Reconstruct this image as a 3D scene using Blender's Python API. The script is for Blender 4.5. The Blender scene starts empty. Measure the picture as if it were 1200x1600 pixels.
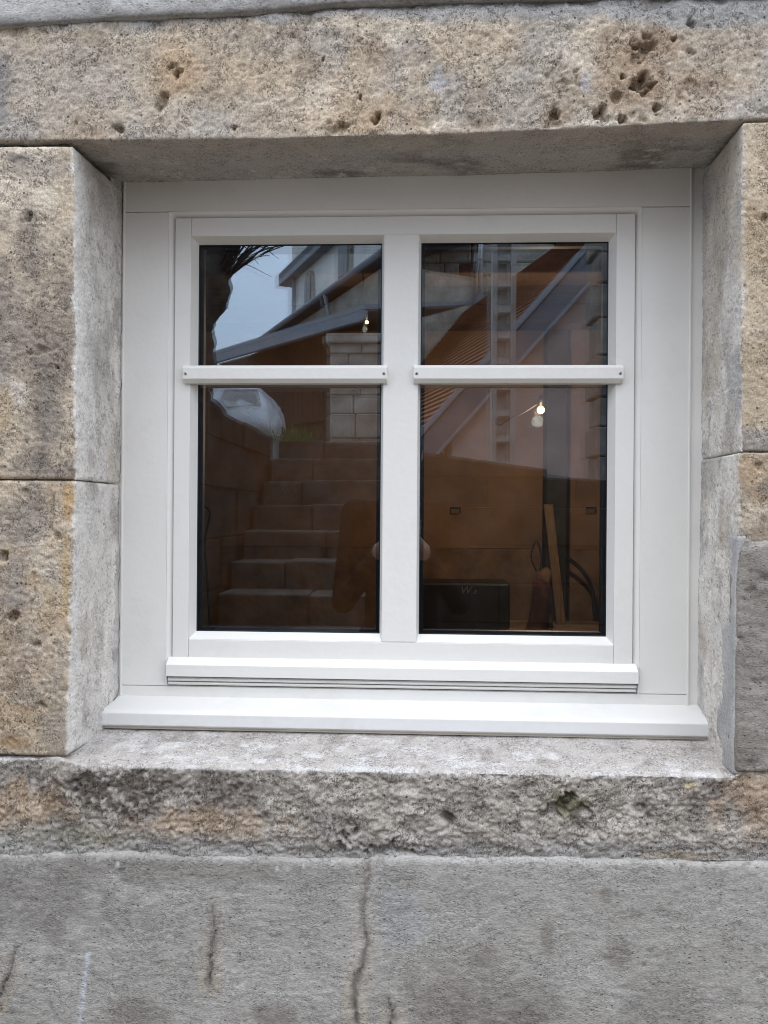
import bpy, bmesh, math, random
import numpy as np
from mathutils import Vector, Matrix

scene = bpy.context.scene
random.seed(7)
col = scene.collection

# ---------------------------------------------------------------- camera
F_PX = 1200.0                       # focal length in pixels of the 1200 x 1600 photograph
CAM = np.array([0.0, -1.32, 0.0])   # eye height is z = 0
YAW, ROLL = math.radians(2.5), math.radians(0.4)
FWD = np.array([-math.sin(YAW), math.cos(YAW), 0.0])
_r = np.array([math.cos(YAW), math.sin(YAW), 0.0])
_u = np.array([0.0, 0.0, 1.0])
RGT = math.cos(ROLL) * _r + math.sin(ROLL) * _u
UPV = -math.sin(ROLL) * _r + math.cos(ROLL) * _u
cd = bpy.data.cameras.new("camera")
cam = bpy.data.objects.new("camera", cd)
col.objects.link(cam)
cd.sensor_fit = 'HORIZONTAL'
cd.sensor_width = 36.0
cd.lens = 36.0
cd.clip_start = 0.02
cd.clip_end = 1000.0
M = Matrix.Identity(4)
for i in range(3):
    M[i][0], M[i][1], M[i][2], M[i][3] = RGT[i], UPV[i], -FWD[i], CAM[i]
cam.matrix_world = M
scene.camera = cam

# ---------------------------------------------------------------- sky, sun, exposure
SUN_EL, SUN_AZ = math.radians(72), math.radians(200)
world = bpy.data.worlds.new("World")
scene.world = world
world.use_nodes = True
wn, wl = world.node_tree.nodes, world.node_tree.links
wn.clear()
w_out = wn.new("ShaderNodeOutputWorld")
w_bg = wn.new("ShaderNodeBackground")
w_sky = wn.new("ShaderNodeTexSky")
w_sky.sky_type = 'NISHITA'
w_sky.sun_disc = False
w_sky.sun_elevation = SUN_EL
w_sky.sun_rotation = SUN_AZ
w_tc = wn.new("ShaderNodeTexCoord")
w_nz = wn.new("ShaderNodeTexNoise")
w_nz.inputs["Scale"].default_value = 2.2
w_nz.inputs["Detail"].default_value = 4.0
w_nz.inputs["Roughness"].default_value = 0.45
w_rp = wn.new("ShaderNodeValToRGB")
w_rp.color_ramp.elements[0].position = 0.3
w_rp.color_ramp.elements[0].color = (9.8, 10.7, 12.4, 1)
w_rp.color_ramp.elements[1].position = 0.7
w_rp.color_ramp.elements[1].color = (11.7, 12.5, 13.9, 1)
w_mix = wn.new("ShaderNodeMixRGB")
w_mix.inputs[0].default_value = 0.88
wl.new(w_tc.outputs["Generated"], w_nz.inputs["Vector"])
wl.new(w_nz.outputs["Fac"], w_rp.inputs["Fac"])
wl.new(w_sky.outputs["Color"], w_mix.inputs[1])
wl.new(w_rp.outputs["Color"], w_mix.inputs[2])
# overcast sky: brighter overhead than at the horizon, (1 + 2 sin el) / 3
w_sep = wn.new("ShaderNodeSeparateXYZ")
wl.new(w_tc.outputs["Generated"], w_sep.inputs["Vector"])
w_el = wn.new("ShaderNodeMapRange")
w_el.inputs["From Min"].default_value = 0.0
w_el.inputs["From Max"].default_value = 1.0
w_el.inputs["To Min"].default_value = 0.5
w_el.inputs["To Max"].default_value = 1.65
wl.new(w_sep.outputs["Z"], w_el.inputs["Value"])
w_cie = wn.new("ShaderNodeVectorMath")
w_cie.operation = 'SCALE'
wl.new(w_mix.outputs["Color"], w_cie.inputs[0])
wl.new(w_el.outputs["Result"], w_cie.inputs["Scale"])
wl.new(w_cie.outputs["Vector"], w_bg.inputs["Color"])
w_bg.inputs["Strength"].default_value = 0.12
wl.new(w_bg.outputs["Background"], w_out.inputs["Surface"])

sd = bpy.data.lights.new("sun", 'SUN')
sd.energy = 0.7
sd.angle = math.radians(40)
sd.color = (1.0, 0.93, 0.84)
sun = bpy.data.objects.new("sun", sd)
col.objects.link(sun)
_sv = Vector((math.sin(SUN_AZ) * math.cos(SUN_EL), math.cos(SUN_AZ) * math.cos(SUN_EL), math.sin(SUN_EL)))
sun.rotation_euler = (-_sv).to_track_quat('-Z', 'Y').to_euler()
sun.location = _sv * 20

scene.view_settings.view_transform = 'Standard'
scene.view_settings.look = 'None'
scene.view_settings.gamma = 1.0
scene.view_settings.use_curve_mapping = False
scene.view_settings.exposure = 0.68
scene.render.engine = 'CYCLES'
scene.cycles.use_denoising = True
try:
    scene.cycles.denoiser = 'OPENIMAGEDENOISE'
    scene.cycles.denoising_input_passes = 'RGB_ALBEDO_NORMAL'
    scene.cycles.denoising_prefilter = 'ACCURATE'
except Exception:
    pass
scene.cycles.use_adaptive_sampling = False
scene.cycles.filter_width = 1.0
scene.cycles.max_bounces = 8
scene.cycles.diffuse_bounces = 3
scene.cycles.glossy_bounces = 3
scene.cycles.transparent_max_bounces = 16
scene.cycles.sample_clamp_indirect = 6.0
scene.cycles.caustics_reflective = False
scene.cycles.caustics_refractive = False

# ---------------------------------------------------------------- placing
GLASS_Y = 0.024


def at(px, py, Y=0.0):
    """The point on the vertical plane y = Y that the photograph shows at this pixel."""
    d = FWD + (px - 600) / F_PX * RGT - (py - 800) / F_PX * UPV
    return CAM + d * ((Y - CAM[1]) / d[1])


def R(px, py, s):
    """A point of the yard behind the photographer, from its mirror image seen s metres deep."""
    p = at(px, py, CAM[1] + s)
    return np.array([p[0], 2 * GLASS_Y - p[1], p[2]])


def RY(s):
    return 2 * GLASS_Y - (CAM[1] + s)


# ---------------------------------------------------------------- noise (numpy)
def _hash(ix, iy, iz, seed):
    h = (ix.astype(np.uint32) * np.uint32(374761393) + iy.astype(np.uint32) * np.uint32(668265263)
         + iz.astype(np.uint32) * np.uint32(2147483647 & 0x7feb352d) + np.uint32((seed * 974634777) & 0xffffffff))
    h = (h ^ (h >> np.uint32(13))) * np.uint32(1274126177)
    h = (h ^ (h >> np.uint32(16))) * np.uint32(2246822519)
    h = h ^ (h >> np.uint32(15))
    return h.astype(np.float64) / 2147483647.5 - 1.0


def vnoise(P, size, seed=0):
    q = np.asarray(P, dtype=np.float64) / size + 1000.37
    i = np.floor(q).astype(np.int64)
    f = q - i
    f = f * f * f * (f * (f * 6 - 15) + 10)
    out = 0.0
    for dx in (0, 1):
        wx = f[:, 0] if dx else 1 - f[:, 0]
        for dy in (0, 1):
            wy = f[:, 1] if dy else 1 - f[:, 1]
            for dz in (0, 1):
                wz = f[:, 2] if dz else 1 - f[:, 2]
                out = out + wx * wy * wz * _hash(i[:, 0] + dx, i[:, 1] + dy, i[:, 2] + dz, seed)
    return out


def fbm(P, size, octaves=4, seed=0, rough=0.5):
    a, s, t, n = 1.0, size, 0.0, 0.0
    for k in range(octaves):
        t = t + a * vnoise(P, s, seed + k * 17)
        n += a
        a *= rough
        s = np.asarray(s) * 0.5
    return t / n


def sstep(a, b, x):
    t = np.clip((x - a) / (b - a), 0, 1)
    return t * t * (3 - 2 * t)


def mixc(c0, c1, m):
    return c0 + (np.asarray(c1)[None, :] - c0) * np.clip(m, 0, 1)[:, None]


# ---------------------------------------------------------------- object helpers
def tag(o, label=None, cat=None, group=None, kind=None):
    if label:
        o["label"] = label
    if cat:
        o["category"] = cat
    if group:
        o["group"] = group
    if kind:
        o["kind"] = kind
    return o


def empty(name, loc=(0, 0, 0)):
    o = bpy.data.objects.new(name, None)
    col.objects.link(o)
    o.location = loc
    o.empty_display_size = 0.1
    return o


def link(name, me, mat=None, parent=None):
    o = bpy.data.objects.new(name, me)
    col.objects.link(o)
    if mat is not None:
        me.materials.append(mat)
    if parent is not None:
        o.parent = parent
        o.matrix_parent_inverse = Matrix.Translation(-_wloc(parent))
    return o


def _wloc(o):
    v = Vector(o.location)
    p = o.parent
    if p is not None:
        v = Vector((0, 0, 0)) if o.type == 'MESH' else v
    return v


def pymesh(name, verts, faces, mat=None, parent=None, smooth=False, bevel=0.0, seg=2):
    me = bpy.data.meshes.new(name)
    me.from_pydata([tuple(map(float, v)) for v in verts], [], faces)
    if bevel > 0 or True:
        bm = bmesh.new()
        bm.from_mesh(me)
        bmesh.ops.recalc_face_normals(bm, faces=bm.faces)
        if bevel > 0:
            bmesh.ops.bevel(bm, geom=list(bm.edges), offset=bevel, segments=seg, affect='EDGES', profile=0.5)
        bm.to_mesh(me)
        bm.free()
    if smooth:
        me.polygons.foreach_set("use_smooth", [True] * len(me.polygons))
    me.update()
    return link(name, me, mat, parent)


def hexa(name, a, b, mat, parent=None, bevel=0.0, seg=2):
    """Solid between two quads a and b (each four points, same order)."""
    v = list(a) + list(b)
    f = [(0, 1, 2, 3), (7, 6, 5, 4), (0, 4, 5, 1), (1, 5, 6, 2), (2, 6, 7, 3), (3, 7, 4, 0)]
    return pymesh(name, v, f, mat, parent, bevel=bevel, seg=seg)


def box(name, x0, x1, y0, y1, z0, z1, mat, parent=None, bevel=0.0, seg=2):
    a = [(x0, y0, z0), (x1, y0, z0), (x1, y0, z1), (x0, y0, z1)]
    b = [(x0, y1, z0), (x1, y1, z0), (x1, y1, z1), (x0, y1, z1)]
    return hexa(name, a, b, mat, parent, bevel, seg)


def prism(name, pts, vec, mat, parent=None, bevel=0.0, seg=2):
    """Polygon pts extruded by vec."""
    n = len(pts)
    pts = [np.asarray(p, float) for p in pts]
    vec = np.asarray(vec, float)
    v = pts + [p + vec for p in pts]
    f = [tuple(range(n)), tuple(range(2 * n - 1, n - 1, -1))]
    f += [(i, (i + 1) % n, n + (i + 1) % n, n + i) for i in range(n)]
    return pymesh(name, v, f, mat, parent, bevel=bevel, seg=seg)


def tube_data(path, radii, sides=8):
    path = [Vector(map(float, p)) for p in path]
    if not hasattr(radii, "__len__"):
        radii = [radii] * len(path)
    verts, faces = [], []
    t0 = (path[1] - path[0]).normalized()
    ref = Vector((0, 0, 1)) if abs(t0.z) < 0.9 else Vector((1, 0, 0))
    n = t0.cross(ref).normalized()
    for i, p in enumerate(path):
        t = (path[min(i + 1, len(path) - 1)] - path[max(i - 1, 0)]).normalized()
        n = (n - t * n.dot(t)).normalized()
        b = t.cross(n)
        for k in range(sides):
            a = 2 * math.pi * k / sides
            verts.append(tuple(p + (n * math.cos(a) + b * math.sin(a)) * radii[i]))
    for i in range(len(path) - 1):
        for k in range(sides):
            k2 = (k + 1) % sides
            faces.append((i * sides + k, i * sides + k2, (i + 1) * sides + k2, (i + 1) * sides + k))
    faces.append(tuple(range(sides - 1, -1, -1)))
    faces.append(tuple(range((len(path) - 1) * sides, len(path) * sides)))
    return verts, faces


def tube(name, path, radii, mat, parent=None, sides=8):
    v, f = tube_data(path, radii, sides)
    return pymesh(name, v, f, mat, parent, smooth=True)


def curve_pts(ctrl, n=24):
    """Catmull-Rom through control points."""
    c = [np.asarray(p, float) for p in ctrl]
    c = [2 * c[0] - c[1]] + c + [2 * c[-1] - c[-2]]
    out = []
    segs = len(c) - 3
    for i in range(segs):
        m = max(2, n // segs)
        for k in range(m + (1 if i == segs - 1 else 0)):
            t = k / m
            p0, p1, p2, p3 = c[i:i + 4]
            out.append(0.5 * (2 * p1 + (p2 - p0) * t + (2 * p0 - 5 * p1 + 4 * p2 - p3) * t * t
                              + (3 * p1 - 3 * p2 + p3 - p0) * t ** 3))
    return out


# ---------------------------------------------------------------- materials
def mat(name, color, rough=0.8, var=0.15, vscale=8.0, bump=0.0, bscale=60.0, metal=0.0, spec=0.3, detail=5.0,
        color2=None, stretch=None, coat=0.0, smudge=0.0):
    m = bpy.data.materials.new(name)
    m.use_nodes = True
    nt = m.node_tree
    n, l = nt.nodes, nt.links
    p = n["Principled BSDF"]
    p.inputs["Roughness"].default_value = rough
    p.inputs["Metallic"].default_value = metal
    p.inputs["Specular IOR Level"].default_value = spec
    if coat:
        p.inputs["Coat Weight"].default_value = coat
        p.inputs["Coat Roughness"].default_value = 0.25
    tc = n.new("ShaderNodeTexCoord")
    src = tc.outputs["Object"]
    if stretch:
        mp = n.new("ShaderNodeMapping")
        mp.inputs["Scale"].default_value = stretch
        l.new(src, mp.inputs["Vector"])
        src = mp.outputs["Vector"]
    nz = n.new("ShaderNodeTexNoise")
    nz.inputs["Scale"].default_value = vscale
    nz.inputs["Detail"].default_value = detail
    nz.inputs["Roughness"].default_value = 0.6
    l.new(src, nz.inputs["Vector"])
    rp = n.new("ShaderNodeValToRGB")
    c = np.array(color[:3])
    c2 = np.array(color2[:3]) if color2 is not None else c * (1 + var)
    c1 = c if color2 is not None else c * (1 - var)
    rp.color_ramp.elements[0].position = 0.32
    rp.color_ramp.elements[0].color = (*c1, 1)
    rp.color_ramp.elements[1].position = 0.68
    rp.color_ramp.elements[1].color = (*np.minimum(c2, 0.95), 1)
    l.new(nz.outputs["Fac"], rp.inputs["Fac"])
    l.new(rp.outputs["Color"], p.inputs["Base Color"])
    if smudge:
        sm = n.new("ShaderNodeTexNoise")
        sm.inputs["Scale"].default_value = 11.0
        sm.inputs["Detail"].default_value = 4.0
        sm.inputs["Roughness"].default_value = 0.72
        l.new(src, sm.inputs["Vector"])
        sr = n.new("ShaderNodeValToRGB")
        sr.color_ramp.elements[0].position = 0.52
        sr.color_ramp.elements[0].color = (1, 1, 1, 1)
        sr.color_ramp.elements[1].position = 0.78
        sr.color_ramp.elements[1].color = (1 - smudge, 1 - smudge * 1.1, 1 - smudge * 1.3, 1)
        l.new(sm.outputs["Fac"], sr.inputs["Fac"])
        mm = n.new("ShaderNodeMixRGB")
        mm.blend_type = 'MULTIPLY'
        mm.inputs[0].default_value = 1.0
        l.new(rp.outputs["Color"], mm.inputs[1])
        l.new(sr.outputs["Color"], mm.inputs[2])
        l.new(mm.outputs["Color"], p.inputs["Base Color"])
        rr_ = n.new("ShaderNodeMapRange")
        rr_.inputs["To Min"].default_value = rough - 0.08
        rr_.inputs["To Max"].default_value = rough + 0.16
        l.new(sm.outputs["Fac"], rr_.inputs["Value"])
        l.new(rr_.outputs["Result"], p.inputs["Roughness"])
    if bump > 0:
        b = n.new("ShaderNodeBump")
        b.inputs["Strength"].default_value = bump
        b.inputs["Distance"].default_value = 0.01
        n2 = n.new("ShaderNodeTexNoise")
        n2.inputs["Scale"].default_value = bscale
        n2.inputs["Detail"].default_value = 3.0
        l.new(src, n2.inputs["Vector"])
        l.new(n2.outputs["Fac"], b.inputs["Height"])
        l.new(b.outputs["Normal"], p.inputs["Normal"])
    return m


def masonry_mat(name, grain=0.25, gscale=300.0, bump=0.5, bdist=0.0025, bscale=220.0, stretch=(1, 1, 1),
                fissure=0.55, fscale=95.0, pore=0.5, pscale=150.0):
    """Stone and render: colour of the stone from the mesh attribute 'tint', grain and fine relief here."""
    m = bpy.data.materials.new(name)
    m.use_nodes = True
    n, l = m.node_tree.nodes, m.node_tree.links
    p = n["Principled BSDF"]
    p.inputs["Roughness"].default_value = 0.93
    p.inputs["Specular IOR Level"].default_value = 0.15
    at_ = n.new("ShaderNodeAttribute")
    at_.attribute_name = "tint"
    tc = n.new("ShaderNodeTexCoord")
    mp = n.new("ShaderNodeMapping")
    mp.inputs["Scale"].default_value = stretch
    l.new(tc.outputs["Object"], mp.inputs["Vector"])
    nz = n.new("ShaderNodeTexNoise")
    nz.inputs["Scale"].default_value = gscale
    nz.inputs["Detail"].default_value = 3.0
    nz.inputs["Roughness"].default_value = 0.65
    l.new(mp.outputs["Vector"], nz.inputs["Vector"])
    rp = n.new("ShaderNodeValToRGB")
    rp.color_ramp.elements[0].position = 0.28
    rp.color_ramp.elements[0].color = (1 - 1.6 * grain, 1 - 1.65 * grain, 1 - 1.7 * grain, 1)
    rp.color_ramp.elements[1].position = 0.66
    rp.color_ramp.elements[1].color = (1 + grain, 1 + grain, 1 + grain, 1)
    l.new(nz.outputs["Fac"], rp.inputs["Fac"])
    mx = n.new("ShaderNodeMixRGB")
    mx.blend_type = 'MULTIPLY'
    l.new(at_.outputs["Alpha"], mx.inputs[0])
    l.new(at_.outputs["Color"], mx.inputs[1])
    l.new(rp.outputs["Color"], mx.inputs[2])
    # fissures: thin level lines of a warped noise, broken up by a coarser noise
    f1 = n.new("ShaderNodeTexNoise")
    f1.inputs["Scale"].default_value = fscale
    f1.inputs["Detail"].default_value = 2.0
    f1.inputs["Roughness"].default_value = 0.6
    f1.inputs["Distortion"].default_value = 0.6
    l.new(mp.outputs["Vector"], f1.inputs["Vector"])

    def mth(op, a, b=None, clamp=False):
        q = n.new("ShaderNodeMath")
        q.operation = op
        q.use_clamp = clamp
        for i_, v_ in enumerate((a, b)):
            if v_ is None:
                continue
            if isinstance(v_, (int, float)):
                q.inputs[i_].default_value = v_
            else:
                l.new(v_, q.inputs[i_])
        return q.outputs[0]

    line = mth('SUBTRACT', 1.0, mth('DIVIDE', mth('ABSOLUTE', mth('SUBTRACT', f1.outputs["Fac"], 0.5)), 0.045), True)
    gate = n.new("ShaderNodeTexNoise")
    gate.inputs["Scale"].default_value = 34.0
    gate.inputs["Detail"].default_value = 0.0
    l.new(tc.outputs["Object"], gate.inputs["Vector"])
    gm = mth('MULTIPLY', mth('SUBTRACT', gate.outputs["Fac"], 0.41), 7.0, True)
    line = mth('MULTIPLY', line, gm)
    vo = n.new("ShaderNodeTexVoronoi")
    vo.inputs["Scale"].default_value = pscale
    vo.inputs["Randomness"].default_value = 1.0
    l.new(mp.outputs["Vector"], vo.inputs["Vector"])
    sepc = n.new("ShaderNodeSeparateColor")
    l.new(vo.outputs["Color"], sepc.inputs["Color"])
    big = mth('MULTIPLY', mth('SUBTRACT', sepc.outputs[0], 0.55), 0.75, True)          # pore radius varies, many cells have none
    dot = mth('MULTIPLY', mth('SUBTRACT', big, vo.outputs["Distance"]), 9.0, True)
    dark = mth('SUBTRACT', 1.0, mth('MAXIMUM', mth('MULTIPLY', line, fissure), mth('MULTIPLY', dot, pore)))
    dk = n.new("ShaderNodeMixRGB")
    dk.blend_type = 'MULTIPLY'
    l.new(at_.outputs["Alpha"], dk.inputs[0])
    cmb = n.new("ShaderNodeCombineColor")
    for i_ in range(3):
        l.new(dark, cmb.inputs[i_])
    l.new(mx.outputs["Color"], dk.inputs[1])
    l.new(cmb.outputs["Color"], dk.inputs[2])
    l.new(dk.outputs["Color"], p.inputs["Base Color"])
    n2 = n.new("ShaderNodeTexNoise")
    n2.inputs["Scale"].default_value = bscale
    n2.inputs["Detail"].default_value = 3.0
    n2.inputs["Roughness"].default_value = 0.7
    l.new(mp.outputs["Vector"], n2.inputs["Vector"])
    b = n.new("ShaderNodeBump")
    b.inputs["Strength"].default_value = bump
    b.inputs["Distance"].default_value = bdist
    l.new(mth('ADD', n2.outputs["Fac"], mth('MULTIPLY', dark, 0.9)), b.inputs["Height"])
    l.new(b.outputs["Normal"], p.inputs["Normal"])
    return m


def glass_mat(name, ior, tint=(0.93, 0.95, 0.94)):
    """A flat clear pane: Fresnel mirror over what is behind it."""
    m = bpy.data.materials.new(name)
    m.use_nodes = True
    n, l = m.node_tree.nodes, m.node_tree.links
    n.clear()
    out = n.new("ShaderNodeOutputMaterial")
    tr = n.new("ShaderNodeBsdfTransparent")
    tr.inputs["Color"].default_value = (*tint, 1)
    gl = n.new("ShaderNodeBsdfGlossy")
    gl.inputs["Roughness"].default_value = 0.0
    gl.inputs["Color"].default_value = (0.72, 0.86, 1.0, 1)   # low-E coating tint, with the blue of the mirrored sky put in
    fr = n.new("ShaderNodeFresnel")
    fr.inputs["IOR"].default_value = ior
    geo = n.new("ShaderNodeNewGeometry")
    inv = n.new("ShaderNodeMath")
    inv.operation = 'SUBTRACT'
    inv.inputs[0].default_value = 1.0
    l.new(geo.outputs["Backfacing"], inv.inputs[1])
    mul = n.new("ShaderNodeMath")
    mul.operation = 'MULTIPLY'
    l.new(fr.outputs["Fac"], mul.inputs[0])
    l.new(inv.outputs["Value"], mul.inputs[1])
    mix = n.new("ShaderNodeMixShader")
    l.new(mul.outputs["Value"], mix.inputs["Fac"])
    l.new(tr.outputs["BSDF"], mix.inputs[1])
    l.new(gl.outputs["BSDF"], mix.inputs[2])
    l.new(mix.outputs["Shader"], out.inputs["Surface"])
    return m


def emit_mat(name, color, strength):
    m = bpy.data.materials.new(name)
    m.use_nodes = True
    n, l = m.node_tree.nodes, m.node_tree.links
    p = n["Principled BSDF"]
    p.inputs["Base Color"].default_value = (*color, 1)
    p.inputs["Emission Color"].default_value = (*color, 1)
    p.inputs["Emission Strength"].default_value = strength
    return m


M_STONE = masonry_mat("weathered_limestone", grain=0.26, gscale=360, bump=0.5, bdist=0.0022, bscale=280, fissure=0.62, fscale=105, pore=0.72, pscale=135, stretch=(1.1, 1, 1))
M_CUT = masonry_mat("sawn_limestone", grain=0.12, gscale=260, bump=0.3, bdist=0.002, bscale=190, fissure=0.15, pore=0.3)
M_RENDER = masonry_mat("cement_render", grain=0.16, gscale=300, bump=0.6, bdist=0.002, bscale=300, stretch=(0.7, 1, 1.2), fissure=0.34, fscale=125, pore=0.55, pscale=190)
M_PAINT = mat("white_window_paint", (0.80, 0.785, 0.745), rough=0.40, var=0.015, vscale=6, bump=0.05, bscale=90, spec=0.35, smudge=0.055)
M_PAINT2 = mat("white_sill_paint", (0.71, 0.705, 0.685), rough=0.42, var=0.012, vscale=7, bump=0.05, bscale=90, spec=0.4, smudge=0.10)
M_SEAL = mat("grey_seal", (0.60, 0.61, 0.61), rough=0.6, var=0.08)
M_BLACK = mat("black_spacer", (0.012, 0.013, 0.018), rough=0.45, var=0.1)
M_STEEL = mat("screw_steel", (0.42, 0.42, 0.44), rough=0.35, metal=1.0, var=0.08)
M_GLASS_O = glass_mat("outer_glass", 2.85)
M_GLASS_I = glass_mat("inner_glass", 2.5)

# ================================================================ the house wall round the window
YW = -0.168          # outer face of the stone
JL, JR = -0.524, 0.474
house = empty("stone_house_wall", (0, YW, -1.42))
tag(house, "weathered beige limestone wall with grey cement render around the white window", "wall")


def sweep(name, stations, axis, out, disp, colour, material, parent, step=0.0026, corner=0.006, endr=0.005,
          end_lo=True, end_hi=True, grain=None):
    """Skin a profile (3-D points per station) along an axis (0 = x, 2 = z), displaced into worn masonry."""
    ts = np.array([s[0] for s in stations], float)
    prof = np.array([s[1] for s in stations], float)          # (S, P, 3)
    length = abs(ts[-1] - ts[0])
    na = max(8, int(length / step))
    a = np.linspace(ts[0], ts[-1], na)
    P0 = np.stack([np.stack([np.interp(a, ts, prof[:, j, k]) for k in range(3)], -1) for j in range(prof.shape[1])], 1)
    seglen = np.linalg.norm(np.diff(P0.mean(0), axis=0), axis=1)
    cols, zone = [], []
    for j, L in enumerate(seglen):
        m = max(2, int(L / step))
        t = np.arange(m) / m
        for tt in t:
            cols.append(P0[:, j] * (1 - tt) + P0[:, j + 1] * tt)
            zone.append(j + tt)
    cols.append(P0[:, -1])
    zone.append(len(seglen))
    G = np.stack(cols, 1)                                     # (na, nb, 3)
    zone = np.array(zone)
    k = int(corner / step)
    if k >= 1:                                                # worn round arrises
        w = np.exp(-0.5 * (np.arange(-2 * k, 2 * k + 1) / k) ** 2)
        w /= w.sum()
        pad = np.concatenate([np.repeat(G[:, :1], 2 * k, 1), G, np.repeat(G[:, -1:], 2 * k, 1)], 1)
        G2 = sum(w[i] * pad[:, i:i + G.shape[1]] for i in range(4 * k + 1))
        G2[:, 0], G2[:, -1] = G[:, 0], G[:, -1]
        G = G2
    nb = G.shape[1]
    N = np.cross(np.gradient(G, axis=0), np.gradient(G, axis=1))
    N /= np.linalg.norm(N, axis=2, keepdims=True) + 1e-12
    flip = (N.reshape(-1, 3) @ np.asarray(out, float)).mean() < 0
    if flip:
        N = -N
    Pf = G.reshape(-1, 3)
    Z = np.tile(zone, na)
    d = disp(Pf, Z).reshape(na, nb)
    along = np.abs(a - ts[0])
    wob = vnoise(np.stack([Z * 0.05, Z * 0, Z * 0 + ts[0]], -1), 0.03, 5).reshape(na, nb) * 0.002
    for flag, dist in ((end_lo, along), (end_hi, length - along)):
        if flag:
            q = np.clip((dist[:, None] + wob) / endr, 0, 1)
            d = d - (1 - np.sqrt(np.clip(1 - (1 - q) ** 2, 0, 1))) * endr
    V = G + N * d[..., None]
    C = colour(Pf, Z).reshape(na, nb, 3)
    rows, crow = [V], [C]
    if end_lo:
        rows.insert(0, V[:1] - N[:1] * 0.03)
        crow.insert(0, C[:1])
    if end_hi:
        rows.append(V[-1:] - N[-1:] * 0.03)
        crow.append(C[-1:])
    V, C = np.concatenate(rows, 0), np.concatenate(crow, 0)
    na2 = V.shape[0]
    idx = np.arange(na2 * nb).reshape(na2, nb)
    q = np.stack([idx[:-1, :-1], idx[1:, :-1], idx[1:, 1:], idx[:-1, 1:]], -1).reshape(-1, 4)
    if flip:
        q = q[:, ::-1]
    me = bpy.data.meshes.new(name)
    me.vertices.add(na2 * nb)
    me.vertices.foreach_set("co", V.reshape(-1).astype(np.float32))
    me.loops.add(q.size)
    me.loops.foreach_set("vertex_index", q.reshape(-1).astype(np.int32))
    me.polygons.add(len(q))
    me.polygons.foreach_set("loop_start", (np.arange(len(q)) * 4).astype(np.int32))
    me.polygons.foreach_set("use_smooth", np.ones(len(q), bool))
    me.update(calc_edges=True)
    at_ = me.color_attributes.new("tint", 'FLOAT_COLOR', 'POINT')
    rgba = np.ones((na2 * nb, 4), np.float32)
    rgba[:, :3] = np.clip(C.reshape(-1, 3), 0.01, 0.9)
    if grain is not None:
        zz = np.concatenate([Z[:nb]] * int(end_lo) + [Z] + [Z[:nb]] * int(end_hi))
        rgba[:, 3] = grain(zz)
    at_.data.foreach_set("color", rgba.reshape(-1))
    me.validate()
    return link(name, me, material, parent)


def px_list(items, Y=YW):
    """(px, py, radius_px, amount) -> world."""
    out = []
    for it in items:
        p = at(it[0], it[1], Y)
        out.append((p, it[2] * (Y - CAM[1]) / F_PX, *it[3:]))
    return out


def pits(P, items, seed=3):
    """Depth of worn holes; the rims are irregular."""
    d = np.zeros(len(P))
    w = fbm(P, 0.016, 4, seed, 0.6)
    w2 = fbm(P, 0.007, 2, seed + 5)
    for p, r, depth, squash in items:
        dx, dz = (P[:, 0] - p[0]), (P[:, 2] - p[2]) * squash
        near = (np.abs(dx) < 3 * r) & (np.abs(P[:, 2] - p[2]) < 3 * r)
        q = np.sqrt(dx ** 2 + dz ** 2) / r + 1.15 * w + 0.5 * w2
        d = np.where(near, np.maximum(d, 1.35 * depth * sstep(0.85, 0.5, q) * (1 + 0.6 * w2)), d)
    return d


def path_dist(P, pts):
    """Distance in the wall plane to a polyline, and the position along it (0..1)."""
    best = np.full(len(P), 1e9)
    pos = np.zeros(len(P))
    X = P[:, [0, 2]]
    n = len(pts) - 1
    for i in range(n):
        a, b = np.array(pts[i])[[0, 2]], np.array(pts[i + 1])[[0, 2]]
        ab = b - a
        t = np.clip(((X - a) @ ab) / (ab @ ab), 0, 1)
        dd = np.linalg.norm(X - (a + t[:, None] * ab), axis=1)
        pos = np.where(dd < best, (i + t) / n, pos)
        best = np.minimum(best, dd)
    return best, pos


def blob(P, px, py, rx, ry, seed=0, soft=0.5, wobble=0.45, wsize=0.03, Y=YW):
    p = at(px, py, Y)
    k = (Y - CAM[1]) / F_PX
    q = np.sqrt(((P[:, 0] - p[0]) / (rx * k)) ** 2 + ((P[:, 2] - p[2]) / (ry * k)) ** 2)
    return sstep(1 + soft, 1 - soft, q + wobble * fbm(P, wsize, 3, seed))


BEIGE = np.array([0.49, 0.41, 0.31])
PALE = np.array([0.65, 0.57, 0.46])
BROWN = np.array([0.235, 0.185, 0.14])
GREYST = np.array([0.40, 0.385, 0.36])
CEMENT = np.array([0.36, 0.355, 0.345])


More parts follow.
